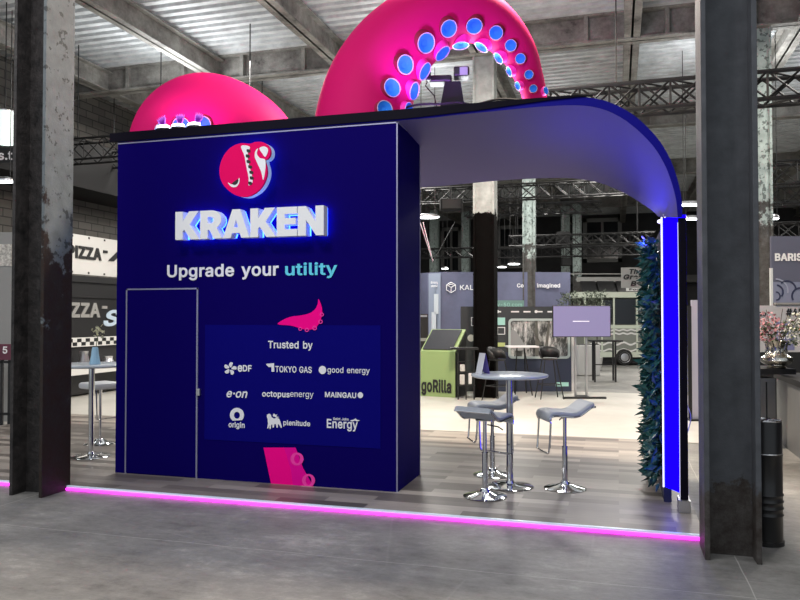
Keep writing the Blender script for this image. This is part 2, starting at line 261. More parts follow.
def curve_mesh(cu):
    o = bpy.data.objects.new('t', cu); COL.objects.link(o)
    dg = bpy.context.evaluated_depsgraph_get(); dg.update()
    me = bpy.data.meshes.new_from_object(o.evaluated_get(dg)); bpy.data.objects.remove(o); return me
def shape2d(loops, depth):
    cu = bpy.data.curves.new('s', 'CURVE'); cu.dimensions = '2D'; cu.fill_mode = 'BOTH'; cu.extrude = depth/2
    for lp in loops:
        sp = cu.splines.new('POLY'); sp.points.add(len(lp)-1)
        for i, p in enumerate(lp): sp.points[i].co = (p[0], p[1], 0, 1)
        sp.use_cyclic_u = True
    me = curve_mesh(cu); return [(v.co.x, v.co.y, v.co.z) for v in me.vertices], [tuple(p.vertices) for p in me.polygons]
GLYPHS = {'#':[220,[[147,0,121,0,133,70,69,70,57,0,32,0,43,70,5,70,9,96,48,96,58,158,20,158,24,184,62,184,73,254,99,254,87,184,151,184,163,254,188,254,177,184,215,184,211,158,172,158,162,96,200,96,196,70,158,70],[137,96,147,158,83,158,73,96]]],',':[94,[[42,-60,19,-60,34,36,68,36]]],'-':[227,[[57,122,168,122,168,94,57,94]]],'.':[94,[[56,-1,48,-2,39,-1,31,4,26,12,25,20,26,29,31,37,39,42,48,43,56,42,64,37,69,29,71,20,69,12,64,4]]],'0':[227,[[140,0,113,-3,87,0,65,12,47,31,34,57,29,77,25,101,24,127,25,153,29,177,35,197,48,223,65,242,87,254,113,258,139,254,161,242,179,223,192,197,198,177,201,153,203,127,201,101,198,77,192,57,179,31,162,12],[96,28,113,25,131,28,145,37,157,52,165,72,170,97,172,127,170,157,165,182,157,203,145,218,131,227,113,230,96,227,82,218,70,203,62,182,56,157,55,127,56,97,62,72,70,52,82,37]]],'4':[227,[[207,53,171,53,171,0,141,0,141,53,20,53,20,79,123,254,155,254,54,83,54,81,141,81,141,159,171,159,171,81,207,81]]],'5':[227,[[134,-1,111,-3,89,-1,70,6,54,16,41,30,33,47,30,65,61,65,64,54,69,44,87,30,111,25,125,27,138,32,149,41,157,52,162,66,164,81,162,97,157,111,148,122,137,131,124,137,109,138,84,134,64,123,34,126,48,254,183,254,183,226,75,226,67,151,68,151,89,162,115,167,131,165,147,160,161,153,172,143,182,130,189,116,194,99,195,82,193,58,184,38,171,21,154,8]]],'A':[240,[[43,0,8,0,101,254,138,254,231,0,198,0,173,71,67,71],[163,99,144,151,132,186,119,228,106,185,95,151,77,99]]],'B':[228,[[123,0,30,0,30,254,121,254,145,252,164,245,180,235,190,221,197,205,199,187,198,172,193,160,178,143,157,133,157,131,170,129,182,123,192,114,201,102,207,86,209,68,207,50,200,33,189,20,172,9,151,2],[62,115,62,29,122,29,148,31,165,40,175,53,178,68,176,81,171,92,163,102,153,109,140,114,124,115],[62,226,62,143,119,143,144,148,154,155,162,163,166,174,168,186,165,202,156,214,141,223,120,226]]],'C':[255,[[153,-2,134,-3,113,-2,93,4,75,12,59,25,46,40,35,58,27,78,22,101,20,127,22,153,27,176,35,197,46,215,59,230,75,242,93,251,113,256,134,258,170,252,186,245,201,236,214,224,224,209,232,193,236,174,204,174,195,197,179,214,158,224,134,228,111,225,92,216,75,202,62,182,54,157,52,127,54,97,63,72,75,53,92,38,112,29,134,26,158,30,179,40,195,57,204,80,236,80,232,62,224,45,214,31,201,19,187,9,170,2]]],'D':[251,[[134,2,109,0,62,0,48,0,30,0,30,254,47,254,62,254,113,254,136,253,157,248,176,239,200,221,217,196,225,175,229,153,231,128,229,102,224,80,217,59,206,42,192,27,175,15,156,7],[62,29,107,29,136,31,159,40,177,55,189,75,197,99,200,128,197,156,190,180,177,200,160,214,138,223,110,226,62,226]]],'E':[209,[[188,0,30,0,30,254,186,254,186,226,62,226,62,143,178,143,178,114,62,114,62,29,188,29]]],'F':[205,[[62,0,30,0,30,254,185,254,185,226,62,226,62,139,173,139,173,111,62,111]]],'G':[260,[[163,0,134,-3,113,-2,93,4,75,13,59,25,45,40,35,58,27,78,22,102,20,127,22,153,27,176,35,197,45,215,59,230,74,242,92,251,112,256,132,258,152,256,170,252,187,245,202,235,214,222,225,208,232,192,237,174,204,174,194,197,178,213,158,224,133,228,111,225,92,216,75,202,62,182,54,157,52,127,54,97,63,72,75,53,92,38,112,29,134,26,155,29,172,36,187,47,198,62,205,80,207,100,141,100,141,128,239,128,239,100,236,71,225,45,209,25,188,9]]],'I':[88,[[60,0,28,0,28,254,60,254]]],'J':[198,[[123,2,93,-3,62,2,38,16,26,31,19,50,17,73,17,86,49,86,49,73,52,52,61,37,75,28,93,25,110,28,124,37,133,52,136,73,136,254,168,254,168,73,166,50,159,31,147,16]]],'K':[233,[[99,123,62,83,62,0,30,0,30,254,62,254,62,167,62,121,70,131,87,152,106,172,182,254,224,254,122,144,224,0,186,0]]],'L':[196,[[181,0,30,0,30,254,62,254,62,29,181,29]]],'M':[314,[[61,0,30,0,30,254,76,254,139,94,144,79,150,61,156,42,158,36,159,41,165,61,171,79,176,94,238,254,284,254,284,0,252,0,252,145,252,163,253,184,253,207,253,219,249,205,241,181,234,161,228,145,171,0,143,0,85,145,80,160,72,181,65,204,59,219,60,208,60,186,61,164,61,145]]],'N':[262,[[62,0,30,0,30,254,68,254,172,91,181,75,194,53,201,39,200,54,200,79,199,97,199,254,232,254,232,0,193,0,101,145,89,165,74,191,60,215,61,192,62,164,62,145]]],'O':[267,[[155,-2,133,-3,112,-2,93,4,75,12,59,25,46,40,35,58,27,78,22,101,20,127,22,153,27,176,35,197,46,215,59,230,75,242,93,251,112,256,133,258,155,256,174,251,192,242,208,230,221,215,232,197,240,176,245,153,247,127,245,101,240,78,232,58,221,40,208,25,192,12,174,4],[112,29,133,26,155,29,175,38,191,52,204,72,212,97,215,127,212,157,204,182,191,202,175,216,155,225,133,228,112,225,92,216,75,202,63,182,54,157,52,127,54,97,63,72,75,52,92,38]]],'P':[222,[[62,0,30,0,30,254,118,254,144,252,166,244,183,231,195,215,202,195,204,174,202,152,195,133,183,116,166,104,144,96,118,93,62,93],[62,121,116,121,134,123,149,128,159,136,167,147,171,160,172,174,171,188,167,201,159,211,148,219,134,224,116,226,62,226]]],'R':[224,[[62,0,30,0,30,254,118,254,145,252,167,244,183,232,195,217,202,198,205,176,202,154,195,136,183,120,166,109,156,105,214,0,177,0,123,99,118,99,62,99],[62,128,117,128,135,129,149,133,160,141,167,150,171,162,173,176,171,190,167,202,159,212,149,220,134,224,116,226,62,226]]],'S':[223,[[139,-2,112,-4,86,-2,64,5,46,15,32,30,23,48,19,68,52,68,55,55,62,44,71,35,83,29,112,25,128,26,143,30,155,37,165,46,171,57,173,70,171,81,166,89,148,102,122,111,92,120,64,130,43,145,30,163,26,186,29,206,37,224,51,238,69,249,90,256,114,258,137,256,158,249,175,238,189,224,197,208,200,189,169,189,163,206,151,219,134,227,112,229,97,228,84,224,73,218,64,209,59,199,58,188,60,176,65,167,85,154,106,147,132,140,156,132,179,119,197,99,202,85,204,69,201,50,193,32,180,17,162,5]]],'T':[224,[[96,226,16,226,16,254,208,254,208,226,128,226,128,0,96,0]]],'U':[259,[[157,-1,129,-4,101,-1,77,8,57,22,42,40,33,62,30,87,30,254,62,254,62,89,64,72,70,57,80,44,94,34,110,28,129,26,149,28,165,34,179,44,188,57,194,72,196,89,196,254,229,254,229,87,226,62,216,40,201,22,182,8]]],'Y':[236,[[134,0,102,0,102,104,8,254,46,254,96,172,111,146,118,129,126,146,140,172,191,254,228,254,134,104]]],'Z':[219,[[200,0,21,0,21,23,137,193,153,215,162,227,143,226,111,226,20,226,20,254,198,254,198,231,84,64,67,40,57,27,76,28,107,29,200,29]]],'a':[195,[[108,1,80,-4,63,-3,47,2,34,11,24,22,17,37,15,54,17,69,22,80,29,90,39,97,63,105,89,110,117,113,133,117,136,121,138,127,138,128,133,148,120,161,98,165,75,161,59,150,50,137,20,146,29,161,39,173,52,182,66,188,97,192,119,190,143,180,153,172,161,160,167,145,168,126,168,0,138,0,138,26,136,26,126,12],[65,26,85,23,101,24,114,29,124,37,132,47,136,57,138,69,138,95,130,91,116,88,100,86,88,84,67,79,52,70,47,62,46,52,51,36]]],'b':[212,[[137,-1,115,-4,99,-3,86,2,69,16,59,29,56,29,56,0,26,0,26,254,57,254,57,160,59,160,69,173,86,186,98,191,115,192,137,189,156,180,173,166,185,146,193,122,195,94,193,66,185,42,173,23,157,8],[94,26,110,23,126,26,140,33,150,44,158,58,163,75,164,95,163,114,158,131,150,145,140,156,126,163,110,165,94,163,81,156,70,145,62,131,58,114,56,95,58,75,63,58,70,43,81,32]]],'c':[198,[[130,0,104,-4,79,-1,58,8,41,23,28,43,20,66,17,94,20,122,28,146,41,165,58,180,79,189,104,192,130,189,153,178,170,161,181,138,151,131,145,145,135,155,121,162,104,165,86,162,73,155,62,144,54,129,50,112,48,94,50,75,54,59,62,44,73,33,86,26,104,23,121,26,135,33,146,44,152,59,181,51,171,28,153,11]]],'d':[212,[[114,-3,98,-4,75,-1,56,8,40,23,27,42,20,66,17,94,20,122,27,146,40,166,56,180,75,189,98,192,114,191,126,186,144,173,153,160,155,160,155,254,186,254,186,0,156,0,156,29,153,29,143,16,126,2],[86,26,102,23,118,26,132,32,142,43,150,58,154,75,156,95,154,114,150,131,142,145,132,156,118,163,102,165,86,163,72,156,62,145,54,131,50,114,48,95,50,75,54,58,62,44,73,33]]],'e':[202,[[125,-3,106,-4,80,-1,58,8,41,23,28,42,20,66,17,93,20,121,28,145,40,165,58,180,78,189,103,192,133,187,147,180,160,170,170,157,179,141,184,121,186,97,186,85,48,85,50,69,55,53,64,40,76,31,90,25,106,23,127,26,143,36,153,53,182,45,177,32,168,20,156,10,141,2],[49,110,154,110,153,119,149,134,141,147,131,157,118,163,103,165,87,163,73,157,62,147,54,135,50,121]]],'f':[127,[[3,190,40,190,40,216,42,231,48,243,57,252,68,259,94,265,111,263,121,260,114,234,107,236,97,237,85,235,77,230,72,221,71,209,71,190,114,190,114,164,71,164,71,0,40,0,40,164,3,164]]],'g':[213,[[125,-73,103,-75,84,-74,67,-70,41,-55,25,-35,51,-20,61,-33,77,-44,103,-49,124,-46,141,-38,152,-23,156,-3,156,34,153,34,143,21,126,8,114,4,97,2,76,5,56,13,40,27,28,45,20,68,17,96,20,123,27,147,40,166,56,180,76,189,98,192,114,191,127,186,144,173,154,159,157,159,157,190,186,190,186,-4,183,-27,175,-45,162,-59,145,-68],[86,32,102,30,118,32,132,38,142,47,150,61,155,77,156,96,155,115,150,132,142,146,132,156,119,163,102,165,86,163,73,156,62,145,54,131,50,115,48,96,50,78,54,61,62,48,73,38]]],'h':[205,[[58,129,57,113,57,0,26,0,26,254,57,254,57,156,62,166,76,181,94,189,114,192,132,190,148,184,161,174,170,160,177,142,179,120,179,0,148,0,148,118,145,137,136,152,123,161,105,165,92,163,80,159,71,151,63,141]]],'i':[83,[[57,0,26,0,26,190,57,190],[50,223,42,221,34,223,27,227,22,234,21,242,22,249,27,256,34,260,42,262,50,260,57,256,62,249,63,242,62,234,57,227]]],'l':[95,[[81,0,70,-1,50,2,37,10,29,24,26,42,26,254,57,254,57,49,60,31,65,27,73,26,80,26,85,27,90,1]]],'m':[305,[[57,0,26,0,26,190,56,190,56,154,59,162,66,173,86,188,110,193,129,190,144,180,154,166,158,153,161,160,169,172,190,187,218,193,234,191,249,186,261,177,270,164,276,148,278,128,278,0,248,0,248,127,245,145,236,156,224,163,209,165,197,164,187,160,173,145,168,124,168,0,137,0,137,130,134,144,126,156,115,163,100,165,79,160,70,154,63,145,58,133,57,119]]],'n':[205,[[58,129,57,113,57,0,26,0,26,190,56,190,56,154,62,166,76,181,94,189,114,192,132,190,147,184,160,174,170,160,176,142,179,120,179,0,148,0,148,118,145,137,136,152,123,161,105,165,92,163,80,159,71,151,63,141]]],'o':[208,[[128,-1,104,-4,79,-1,58,8,41,23,28,43,20,66,17,94,20,122,28,146,41,165,58,180,79,189,104,192,128,189,149,180,167,165,180,146,188,122,191,94,188,66,180,43,167,23,149,8],[86,26,104,23,121,26,135,33,146,44,154,59,158,75,160,94,158,112,154,129,146,144,135,155,121,162,104,165,86,162,73,155,62,144,54,129,50,112,48,94,50,75,54,59,62,44,73,33]]],'p':[212,[[57,-71,26,-71,26,190,56,190,56,160,59,160,69,173,86,186,98,191,115,192,137,189,156,180,173,166,185,146,193,122,195,94,193,66,185,42,173,23,157,8,137,-1,115,-4,99,-3,86,2,69,16,59,29,57,29],[94,26,110,23,126,26,140,33,150,44,158,58,163,75,164,95,163,114,158,131,150,145,140,156,126,163,110,165,94,163,81,156,70,145,62,131,58,114,56,95,58,75,63,58,70,43,81,32]]],'r':[130,[[57,0,26,0,26,190,56,190,56,160,58,160,65,173,76,184,90,190,107,192,115,192,122,192,122,161,115,162,103,163,91,161,80,157,70,151,63,142,58,131,57,118]]],'s':[182,[[112,-2,91,-4,72,-3,56,2,42,9,31,19,23,32,18,47,47,53,53,40,62,30,75,25,91,23,108,25,122,31,131,40,134,51,132,60,127,68,118,74,106,78,75,85,52,93,36,104,27,119,23,137,26,152,33,166,43,177,58,185,74,190,94,192,112,191,127,186,140,179,149,170,162,145,134,139,129,149,121,158,110,164,94,166,78,164,65,158,57,150,54,139,56,129,62,122,86,111,115,105,137,97,153,86,162,71,166,53,163,37,156,24,145,12,130,3]]],'t':[114,[[3,190,32,190,32,236,63,236,63,190,102,190,102,164,63,164,63,49,64,38,68,31,75,26,85,25,93,26,101,27,107,1,96,-1,84,-2,62,1,46,11,36,26,32,46,32,164,3,164]]],'u':[205,[[111,0,91,-3,73,-1,57,5,44,15,35,29,28,47,26,69,26,190,57,190,57,72,60,52,68,37,82,28,100,25,113,27,125,31,134,38,142,48,146,61,148,76,148,190,179,190,179,0,149,0,149,36,143,23,129,8]]],'v':[195,[[113,0,81,0,9,190,42,190,83,78,93,43,97,29,101,43,112,78,152,190,186,190]]],'y':[195,[[32,-72,24,-69,31,-43,36,-44,52,-44,65,-37,75,-18,81,-1,9,190,42,190,83,78,93,43,97,29,101,43,112,78,153,190,186,190,102,-29,88,-54,70,-68,46,-73]]],'\u00b7':[98,[[58,100,49,98,40,100,33,105,28,112,26,121,28,130,33,137,40,142,49,144,58,142,65,137,70,130,72,121,70,112,65,105]]]}
def embolden(P, d):
    """push a closed outline sideways by d (outer loops grow, counters shrink, by their winding)"""
    n = len(P); out = []
    for i in range(n):
        a, b, c = Vector(P[i-1]), Vector(P[i]), Vector(P[(i+1) % n]); u = (b-a).normalized(); v = (c-b).normalized()
        nu = Vector((-u.y, u.x)); nv = Vector((-v.y, v.x)); m = nu+nv
        if m.length < .3: m = nu
        m.normalize(); k = min(1.6, 1/max(.4, m.dot(nu))); out.append(tuple(b+m*d*k))
    return out
def area(P): return sum(P[i-1][0]*P[i][1]-P[i][0]*P[i-1][1] for i in range(len(P)))/2
def inside(p, P):
    c = False
    for i in range(len(P)):
        (x0, y0), (x1, y1) = P[i-1], P[i]
        if (y0 > p[1]) != (y1 > p[1]) and p[0] < (x1-x0)*(p[1]-y0)/(y1-y0)+x0: c = not c
    return c
GC = {}
def glyph(ch, bold):
    if (ch, bold) in GC: return GC[(ch, bold)]
    adv, L = GLYPHS[ch]
    LP = [[(l_[2*i]/350, l_[2*i+1]/350) for i in range(len(l_)//2)] for l_ in L]
    s0 = area(max(LP, key=lambda p: abs(area(p)))) > 0; sgn = -1 if s0 else 1
    outs = [p for p in LP if (area(p) > 0) == s0]; holes = [p for p in LP if (area(p) > 0) != s0]
    V, Fc = [], []
    for o_ in outs:        # overlapping strokes are filled one by one
        grp = [o_]+[h for h in holes if inside(h[0], o_)]
        vs_, fs_ = shape2d([embolden(p, sgn*bold) if bold else p for p in grp], .02)
        Fc += [tuple(i+len(V) for i in f) for f in fs_]; V += vs_
    GC[(ch, bold)] = (V, Fc); return GC[(ch, bold)]
def text2d(txt, w, h, bold=0., depth=.002, shear=0., space=1.):
    """hand-carried glyph outlines; the whole string is w wide, capitals h tall, origin at baseline left"""
    x = 0; V, Fc = [], []
    for ch in txt:
        if ch == ' ': x += 140; continue
        vs_, fs_ = glyph(ch, bold); n = len(V)
        V += [(x/350+vx+shear*vy, vy, vz) for vx, vy, vz in vs_]; Fc += [tuple(i+n for i in f) for f in fs_]
        x += GLYPHS[ch][0]+bold*350*1.1
    xs = [v[0] for v in V]; x0, x1 = min(xs), max(xs); sx = w/(x1-x0); sy = h/(254/350+2*bold)
    return [((v[0]-x0)*sx, (v[1]+bold)*sy, v[2]/.02*depth) for v in V], Fc
def from_data(name, vf, mp, m, parent=None):
    vs, fs = vf; me = bpy.data.meshes.new(name); me.from_pydata([mp(*v) for v in vs], [], fs); me.update()
    bm = bmesh.new(); bm.from_mesh(me); bmesh.ops.remove_doubles(bm, verts=bm.verts, dist=1e-5); bmesh.ops.recalc_face_normals(bm, faces=bm.faces); bm.to_mesh(me); bm.free()
    me.materials.append(m); o = bpy.data.objects.new(name, me); COL.objects.link(o)
    if parent: o.parent = parent
    return o
def smoothloop(p, n=6):
    out = []; N = len(p)
    for i in range(N):
        a, b, c, d = (Vector((*p[(i+j) % N], 0)) for j in (-1, 0, 1, 2))
        for k in range(n):
            t = k/n
            q = .5*((2*b) + (c-a)*t + (2*a-5*b+4*c-d)*t*t + (3*b-a-3*c+d)*t**3); out.append((q.x, q.y))
    return out
def circ(cx, cy, r, n=28, ry=None): return [(cx+r*math.cos(2*PI*i/n), cy+(ry or r)*math.sin(2*PI*i/n)) for i in range(n)]

# ------------------------------------------------------------------ setting
fl = MB().box((-30, -6, -.1), (25, 60, 0)).build('floor', M_conc); struct(fl)
M_pale = mat('pale_floor_covering', (.6, .585, .54), .35, var=.12, vscale=.9)
pf = MB().box((-12, 10.6, .001), (1.95, 17, .012)).build('floor_covering', M_pale); struct(pf); pf.name = 'floor'  # pale covering, stretched back so its colour stands in for light on concrete
# corrugated roof deck, ribs along X
mb = MB(); prof = []
y = 3.
while y < 46:
    prof += [(y, 7.86), (y+.11, 7.86), (y+.13, 7.69), (y+.26, 7.69)]; y += .28
mb.grid([[(X, py, pz) for py, pz in prof] for X in (-28, 24)])
ceil = mb.build('ceiling', M_deck); struct(ceil)
def ibeam_x(x0, x1, Y, z0, z1, w, par, name='girder'):
    m = MB(); m.box((x0, Y-.02, z0), (x1, Y+.02, z1)); m.box((x0, Y-w/2, z0), (x1, Y+w/2, z0+.04)); m.box((x0, Y-w/2, z1-.04), (x1, Y+w/2, z1))
    x = x0+.5
    while x < x1: m.box((x-.04, Y-w/2+.02, z0+.04), (x+.04, Y+w/2-.02, z1-.04)); x += 1.525
    return m.build(name, M_gird, par)
def ibeam_y(X, y0, y1, z0, z1, w, par, name='roof_beam'):
    m = MB(); m.box((X-.02, y0, z0), (X+.02, y1, z1)); m.box((X-w/2, y0, z0), (X+w/2, y1, z0+.03)); m.box((X-w/2, y0, z1-.03), (X+w/2, y1, z1))
    return m.build(name, M_gird, par)
for Y in (7.6, 15.2, 22.3, 30, 38): ibeam_x(-27, 23, Y, 7.12, 7.7, .34, ceil)
for i in range(-6, 8):
    ibeam_y(.3+3.05*i, 3.2, 45, 7.14, 7.62, .3, ceil)
M_brick = mat('grey_painted_brick', (.16, .16, .15), .8); nt, b = nodes(M_brick)
br = nt.nodes.new('ShaderNodeTexBrick'); nt.links.new(tcoord(nt, rot=(PI/2, 0, PI/2)), br.inputs['Vector']); br.inputs['Scale'].default_value = 1
br.inputs['Brick Width'].default_value = .5; br.inputs['Row Height'].default_value = .2; br.inputs['Mortar Size'].default_value = .014
br.inputs['Color1'].default_value = (.2, .19, .17, 1); br.inputs['Color2'].default_value = (.14, .135, .125, 1); br.inputs['Mortar'].default_value = (.06, .058, .055, 1)
# brick pattern runs in the wall's own YZ plane
nt.nodes.remove([n for n in nt.nodes if n.type == 'MAPPING'][0])
cx = nt.nodes.new('ShaderNodeCombineXYZ'); sx = nt.nodes.new('ShaderNodeSeparateXYZ'); t = [n for n in nt.nodes if n.type == 'TEX_COORD'][0]
nt.links.new(t.outputs['Object'], sx.inputs[0]); nt.links.new(sx.outputs[1], cx.inputs[0]); nt.links.new(sx.outputs[2], cx.inputs[1]); nt.links.new(cx.outputs[0], br.inputs['Vector'])
nt.links.new(br.outputs['Color'], b.inputs['Base Color'])
M_dwall = mat('dark_far_wall', (.05, .05, .052), .85, var=.3, vscale=.8)
struct(MB().box((-13.9, 3, 0), (-13.6, 46, 7.7)).build('wall_left', M_brick))
struct(MB().box((-28, 45.2, 0), (24, 45.5, 7.7)).build('wall_back', M_dwall))
struct(MB().box((17, 3, 0), (17.3, 46, 7.7)).build('wall_right', M_dwall))
M_glassd = mat('dark_window_glass', (.015, .018, .022), .15)
M_frame = mat('pale_window_frame', (.3, .3, .29), .6)
M_bwall = mat('pale_render_band', (.13, .13, .125), .8, var=.2)
# windows of the back wall
def window(n, px0, px1, py0, py1, Y, nx, nz):
    a = aty(px0, py0, Y); b = aty(px1, py1, Y); x0, x1, z1, z0 = a.x, b.x, a.z, b.z
    f = MB(); w = .22
    f.box((x0, Y-.12, z0), (x0+w, Y, z1)); f.box((x1-w, Y-.12, z0), (x1, Y, z1)); f.box((x0, Y-.12, z1-w), (x1, Y, z1)); f.box((x0, Y-.12, z0), (x1, Y, z0+w))
    for i in range(1, nx): x = x0+(x1-x0)*i/nx; f.box((x-.07, Y-.1, z0), (x+.07, Y, z1))
    for i in range(1, nz): z = z0+(z1-z0)*i/nz; f.box((x0, Y-.1, z-.05), (x1, Y, z+.05))
    o = f.build('window_%d' % n, M_frame); struct(o)
    MB().box((x0+w, Y-.05, z0+w), (x1-w, Y-.02, z1-w)).build('window_glass', M_glassd, o)
window(1, 441, 462, 228, 274, 45.15, 2, 2); window(2, 497, 530, 226, 268, 45.15, 2, 2); window(3, 583, 622, 219, 262, 45.15, 2, 2); window(4, 700, 745, 130, 165, 45.15, 3, 2)
window(5, 772, 800, 118, 140, 45.15, 2, 1)
# dark gallery running along the left wall
mb = MB(); mb.box((-13.6, 6, 4.75), (-12.2, 44, 5.25)); mb.box((-12.25, 6, 5.25), (-12.2, 44, 5.9))
struct(mb.build('trim_1', M_blackm))
struct(MB().box((-28, 44.2, 3.6), (24, 45.2, 4.0)).build('trim_2', M_bwall))

# ------------------------------------------------------------------ steel columns
def hcol(X, Y, w, d, m, label, h=7.14, base=True, group=None, plates=False, tf=.035):
    # flanges perpendicular to X, section w along X, d along Y
    t = thing('steel_column', label, 'column', (X, Y, 0), 0, group)
    for s in (-1, 1):
        MB().box((s*w/2-(tf if s > 0 else 0), -d/2, 0), (s*w/2+(tf if s < 0 else 0), d/2, h)).build('flange', m, t, bevel=.004)
    MB().box((-w/2+tf, -.015, 0), (w/2-tf, .015, h)).build('web', m, t)
    if plates:
        MB().box((-w/2-.03, -d/2-.02, h-1.1), (w/2+.03, d/2+.02, h-.9)).box((-w/2-.12, -d/2, h-.3), (w/2+.12, d/2, h)).build('capital_plate', m, t)
    return t
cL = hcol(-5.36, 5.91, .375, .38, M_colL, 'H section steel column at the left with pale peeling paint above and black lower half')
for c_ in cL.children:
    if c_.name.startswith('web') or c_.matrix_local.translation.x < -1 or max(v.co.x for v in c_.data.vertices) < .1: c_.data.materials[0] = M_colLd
hcol(.755, 5.765, .365, .36, M_colR, 'charcoal grey H section steel column at the right of the booth, rusty at its foot')
def solidcol(px, Y, w, m, label, h=7.14, group=None, yy=300):
    X = aty(px, yy, Y).x
    t = thing('steel_column', label, 'column', (X, Y, 0), 0, group)
    MB().box((-w/2, -w/2, 0), (-w/2+.04, w/2, h)).build('flange', m, t); MB().box((w/2-.04, -w/2, 0), (w/2, w/2, h)).build('flange', m, t)
    MB().box((-w/2+.04, -w*.36, 0), (w/2-.04, w*.36, h)).build('web', m, t)
    r = MB()
    for z in [i*.35+.2 for i in range(int((h-.4)/.35))]:
        for x in (-w*.32, w*.32): r.lathe([(0, .012), (.014, .008), (.018, 0)], n=6) if False else r.box((x-.015, -w*.36-.012, z), (x+.015, -w*.36, z+.03))
    r.build('rivet_rows', m, t)['kind'] = 'stuff'
    return t
solidcol(485.5, 15.35, .44, M_colB, 'dark riveted steel column behind the bar table with a pale painted head')
solidcol(529.5, 22.3, .36, M_colB2, 'grey steel column standing in front of the curved blue grey backdrop')
solidcol(566, 37.6, .42, M_colB2, 'far pale steel column, left of the close pair right of the backdrop')
solidcol(577.5, 36.6, .4, M_colB2, 'far pale steel column, right of the close pair right of the backdrop')
solidcol(434.5, 37, .42, M_colB2, 'far steel column with pale mint paint nearest the blue booth wall')
solidcol(466, 38, .4, M_colB2, 'far pale steel column just left of the dark riveted column')
solidcol(763, 15.3, .32, M_colB2, 'grey steel column with pale head, behind the slim black canister at the right')

# ------------------------------------------------------------------ booth platform floor
PZ = .04
plat = thing('booth_floor', 'raised grey wood plank booth floor with a magenta lit front edge', 'floor platform', (0, 6.05, 0))
o = MB().box((-9, 6.07, 0), (.62, 10.5, PZ)).build('plank_surface', M_plank, plat); o.location = (0, -6.05, 0)
o = MB().box((-9, 6.045, PZ-.012), (.60, 6.075, PZ+.004)).build('aluminium_trim', mat('glowing_trim', (.75, .8, .85), .3, .2, emit=(.5, .8, 1.), es=.25), plat); o.location = (0, -6.05, 0)  # the trim's pale gleam is put in as emission
o = MB().box((-9, 6.035, .004), (.60, 6.06, PZ-.018)).build('led_strip', M_mag, plat); o['label'] = 'glowing magenta strip'; o.location = (0, -6.05, 0)

# ------------------------------------------------------------------ booth wall block
WY = 6.72; X0, X1 = -5.13, -2.0; ZT = 3.55
wall = thing('booth_wall', 'navy blue booth block with white lit lettering, a crimson emblem and printed partner logos', 'booth wall', (-3.56, WY, PZ))
def wp(o): o.parent = wall; o.matrix_parent_inverse = Matrix.Translation(-Vector((-3.56, WY, PZ))); return o
wp(MB().box((X0, WY, PZ), (X1, 7.54, ZT)).build('wall_panel', M_blue))
mb = MB(); mb.box((X0, WY-.006, ZT-.012), (X1, WY, ZT)); mb.box((X1-.012, WY-.006, PZ), (X1, WY, ZT)); mb.box((X1, WY, ZT-.012), (X1+.005, 7.54, ZT)); mb.box((X1, 7.525, PZ), (X1+.006, 7.54, ZT))
wp(mb.build('edge_profile', M_seam))
door = wp(MB().box((-4.99, WY-.008, PZ+.01), (-4.155, WY, 1.975)).build('door', M_blue))
mb = MB()
for a, b in (((-5.005, PZ), (-4.99, 1.99)), ((-4.155, PZ), (-4.14, 1.99)), ((-5.005, 1.975), (-4.14, 1.99))): mb.box((a[0], WY-.012, a[1]), (b[0], WY, b[1]))
wp(mb.build('door_frame', M_seam))
hz = aty(199, 392, WY).z
wp(MB().box((-4.145, WY-.03, hz-.035), (-4.105, WY, hz+.035), bev=.004).build('door_lock', M_alu))
wp(MB().box((-4.06, WY-.004, .44), (-2.17, WY, 1.61)).build('printed_panel', M_bluel))
def W(px, py, Y=WY): p = aty(px, py, Y); return (p.x, p.z)
def wshape(name, loops, m, d0=.004, d1=.008, raw=False, par=None):
    """loops in photo pixels mapped on the wall plane; slab between d0 and d1 in front of it"""
    L = [[W(x, y, WY-d1) for x, y in lp] for lp in loops] if not raw else loops
    o = from_data(name, shape2d(L, d1-d0), lambda x, y, z: (x, WY-(d0+d1)/2-z, y), m)
    return wp(o)
def wtext(name, txt, x0, x1, yb0, yb1, cap, m, bold=.015, shear=0, space=1., d0=.004, d=.004):
    a = W(x0, yb0); b = W(x1, yb1); sc = math.hypot(b[0]-a[0], b[1]-a[1]); h = abs(W((x0+x1)/2, yb0-cap)[1]-W((x0+x1)/2, yb0)[1])
    za = (a[1]+b[1])/2
    vf = text2d(txt, sc, h, bold, d, shear, space)
    return wp(from_data(name, vf, lambda x, y, z: (a[0]+x, WY-d0-d/2-z, za+y), m))
wtext('headline_lettering', 'Upgrade your', 167.5, 279, 277.5, 275.5, 12.6, M_white, .028)
wtext('headline_lettering', 'utility', 285.5, 337.5, 275.6, 274.6, 12.4, M_cyan, .026)['label'] = 'cyan word at the end of the headline'
wtext('printed_lettering', 'Trusted by', 268.5, 313, 348.6, 348.2, 7.4, M_white, .022, d0=.006)
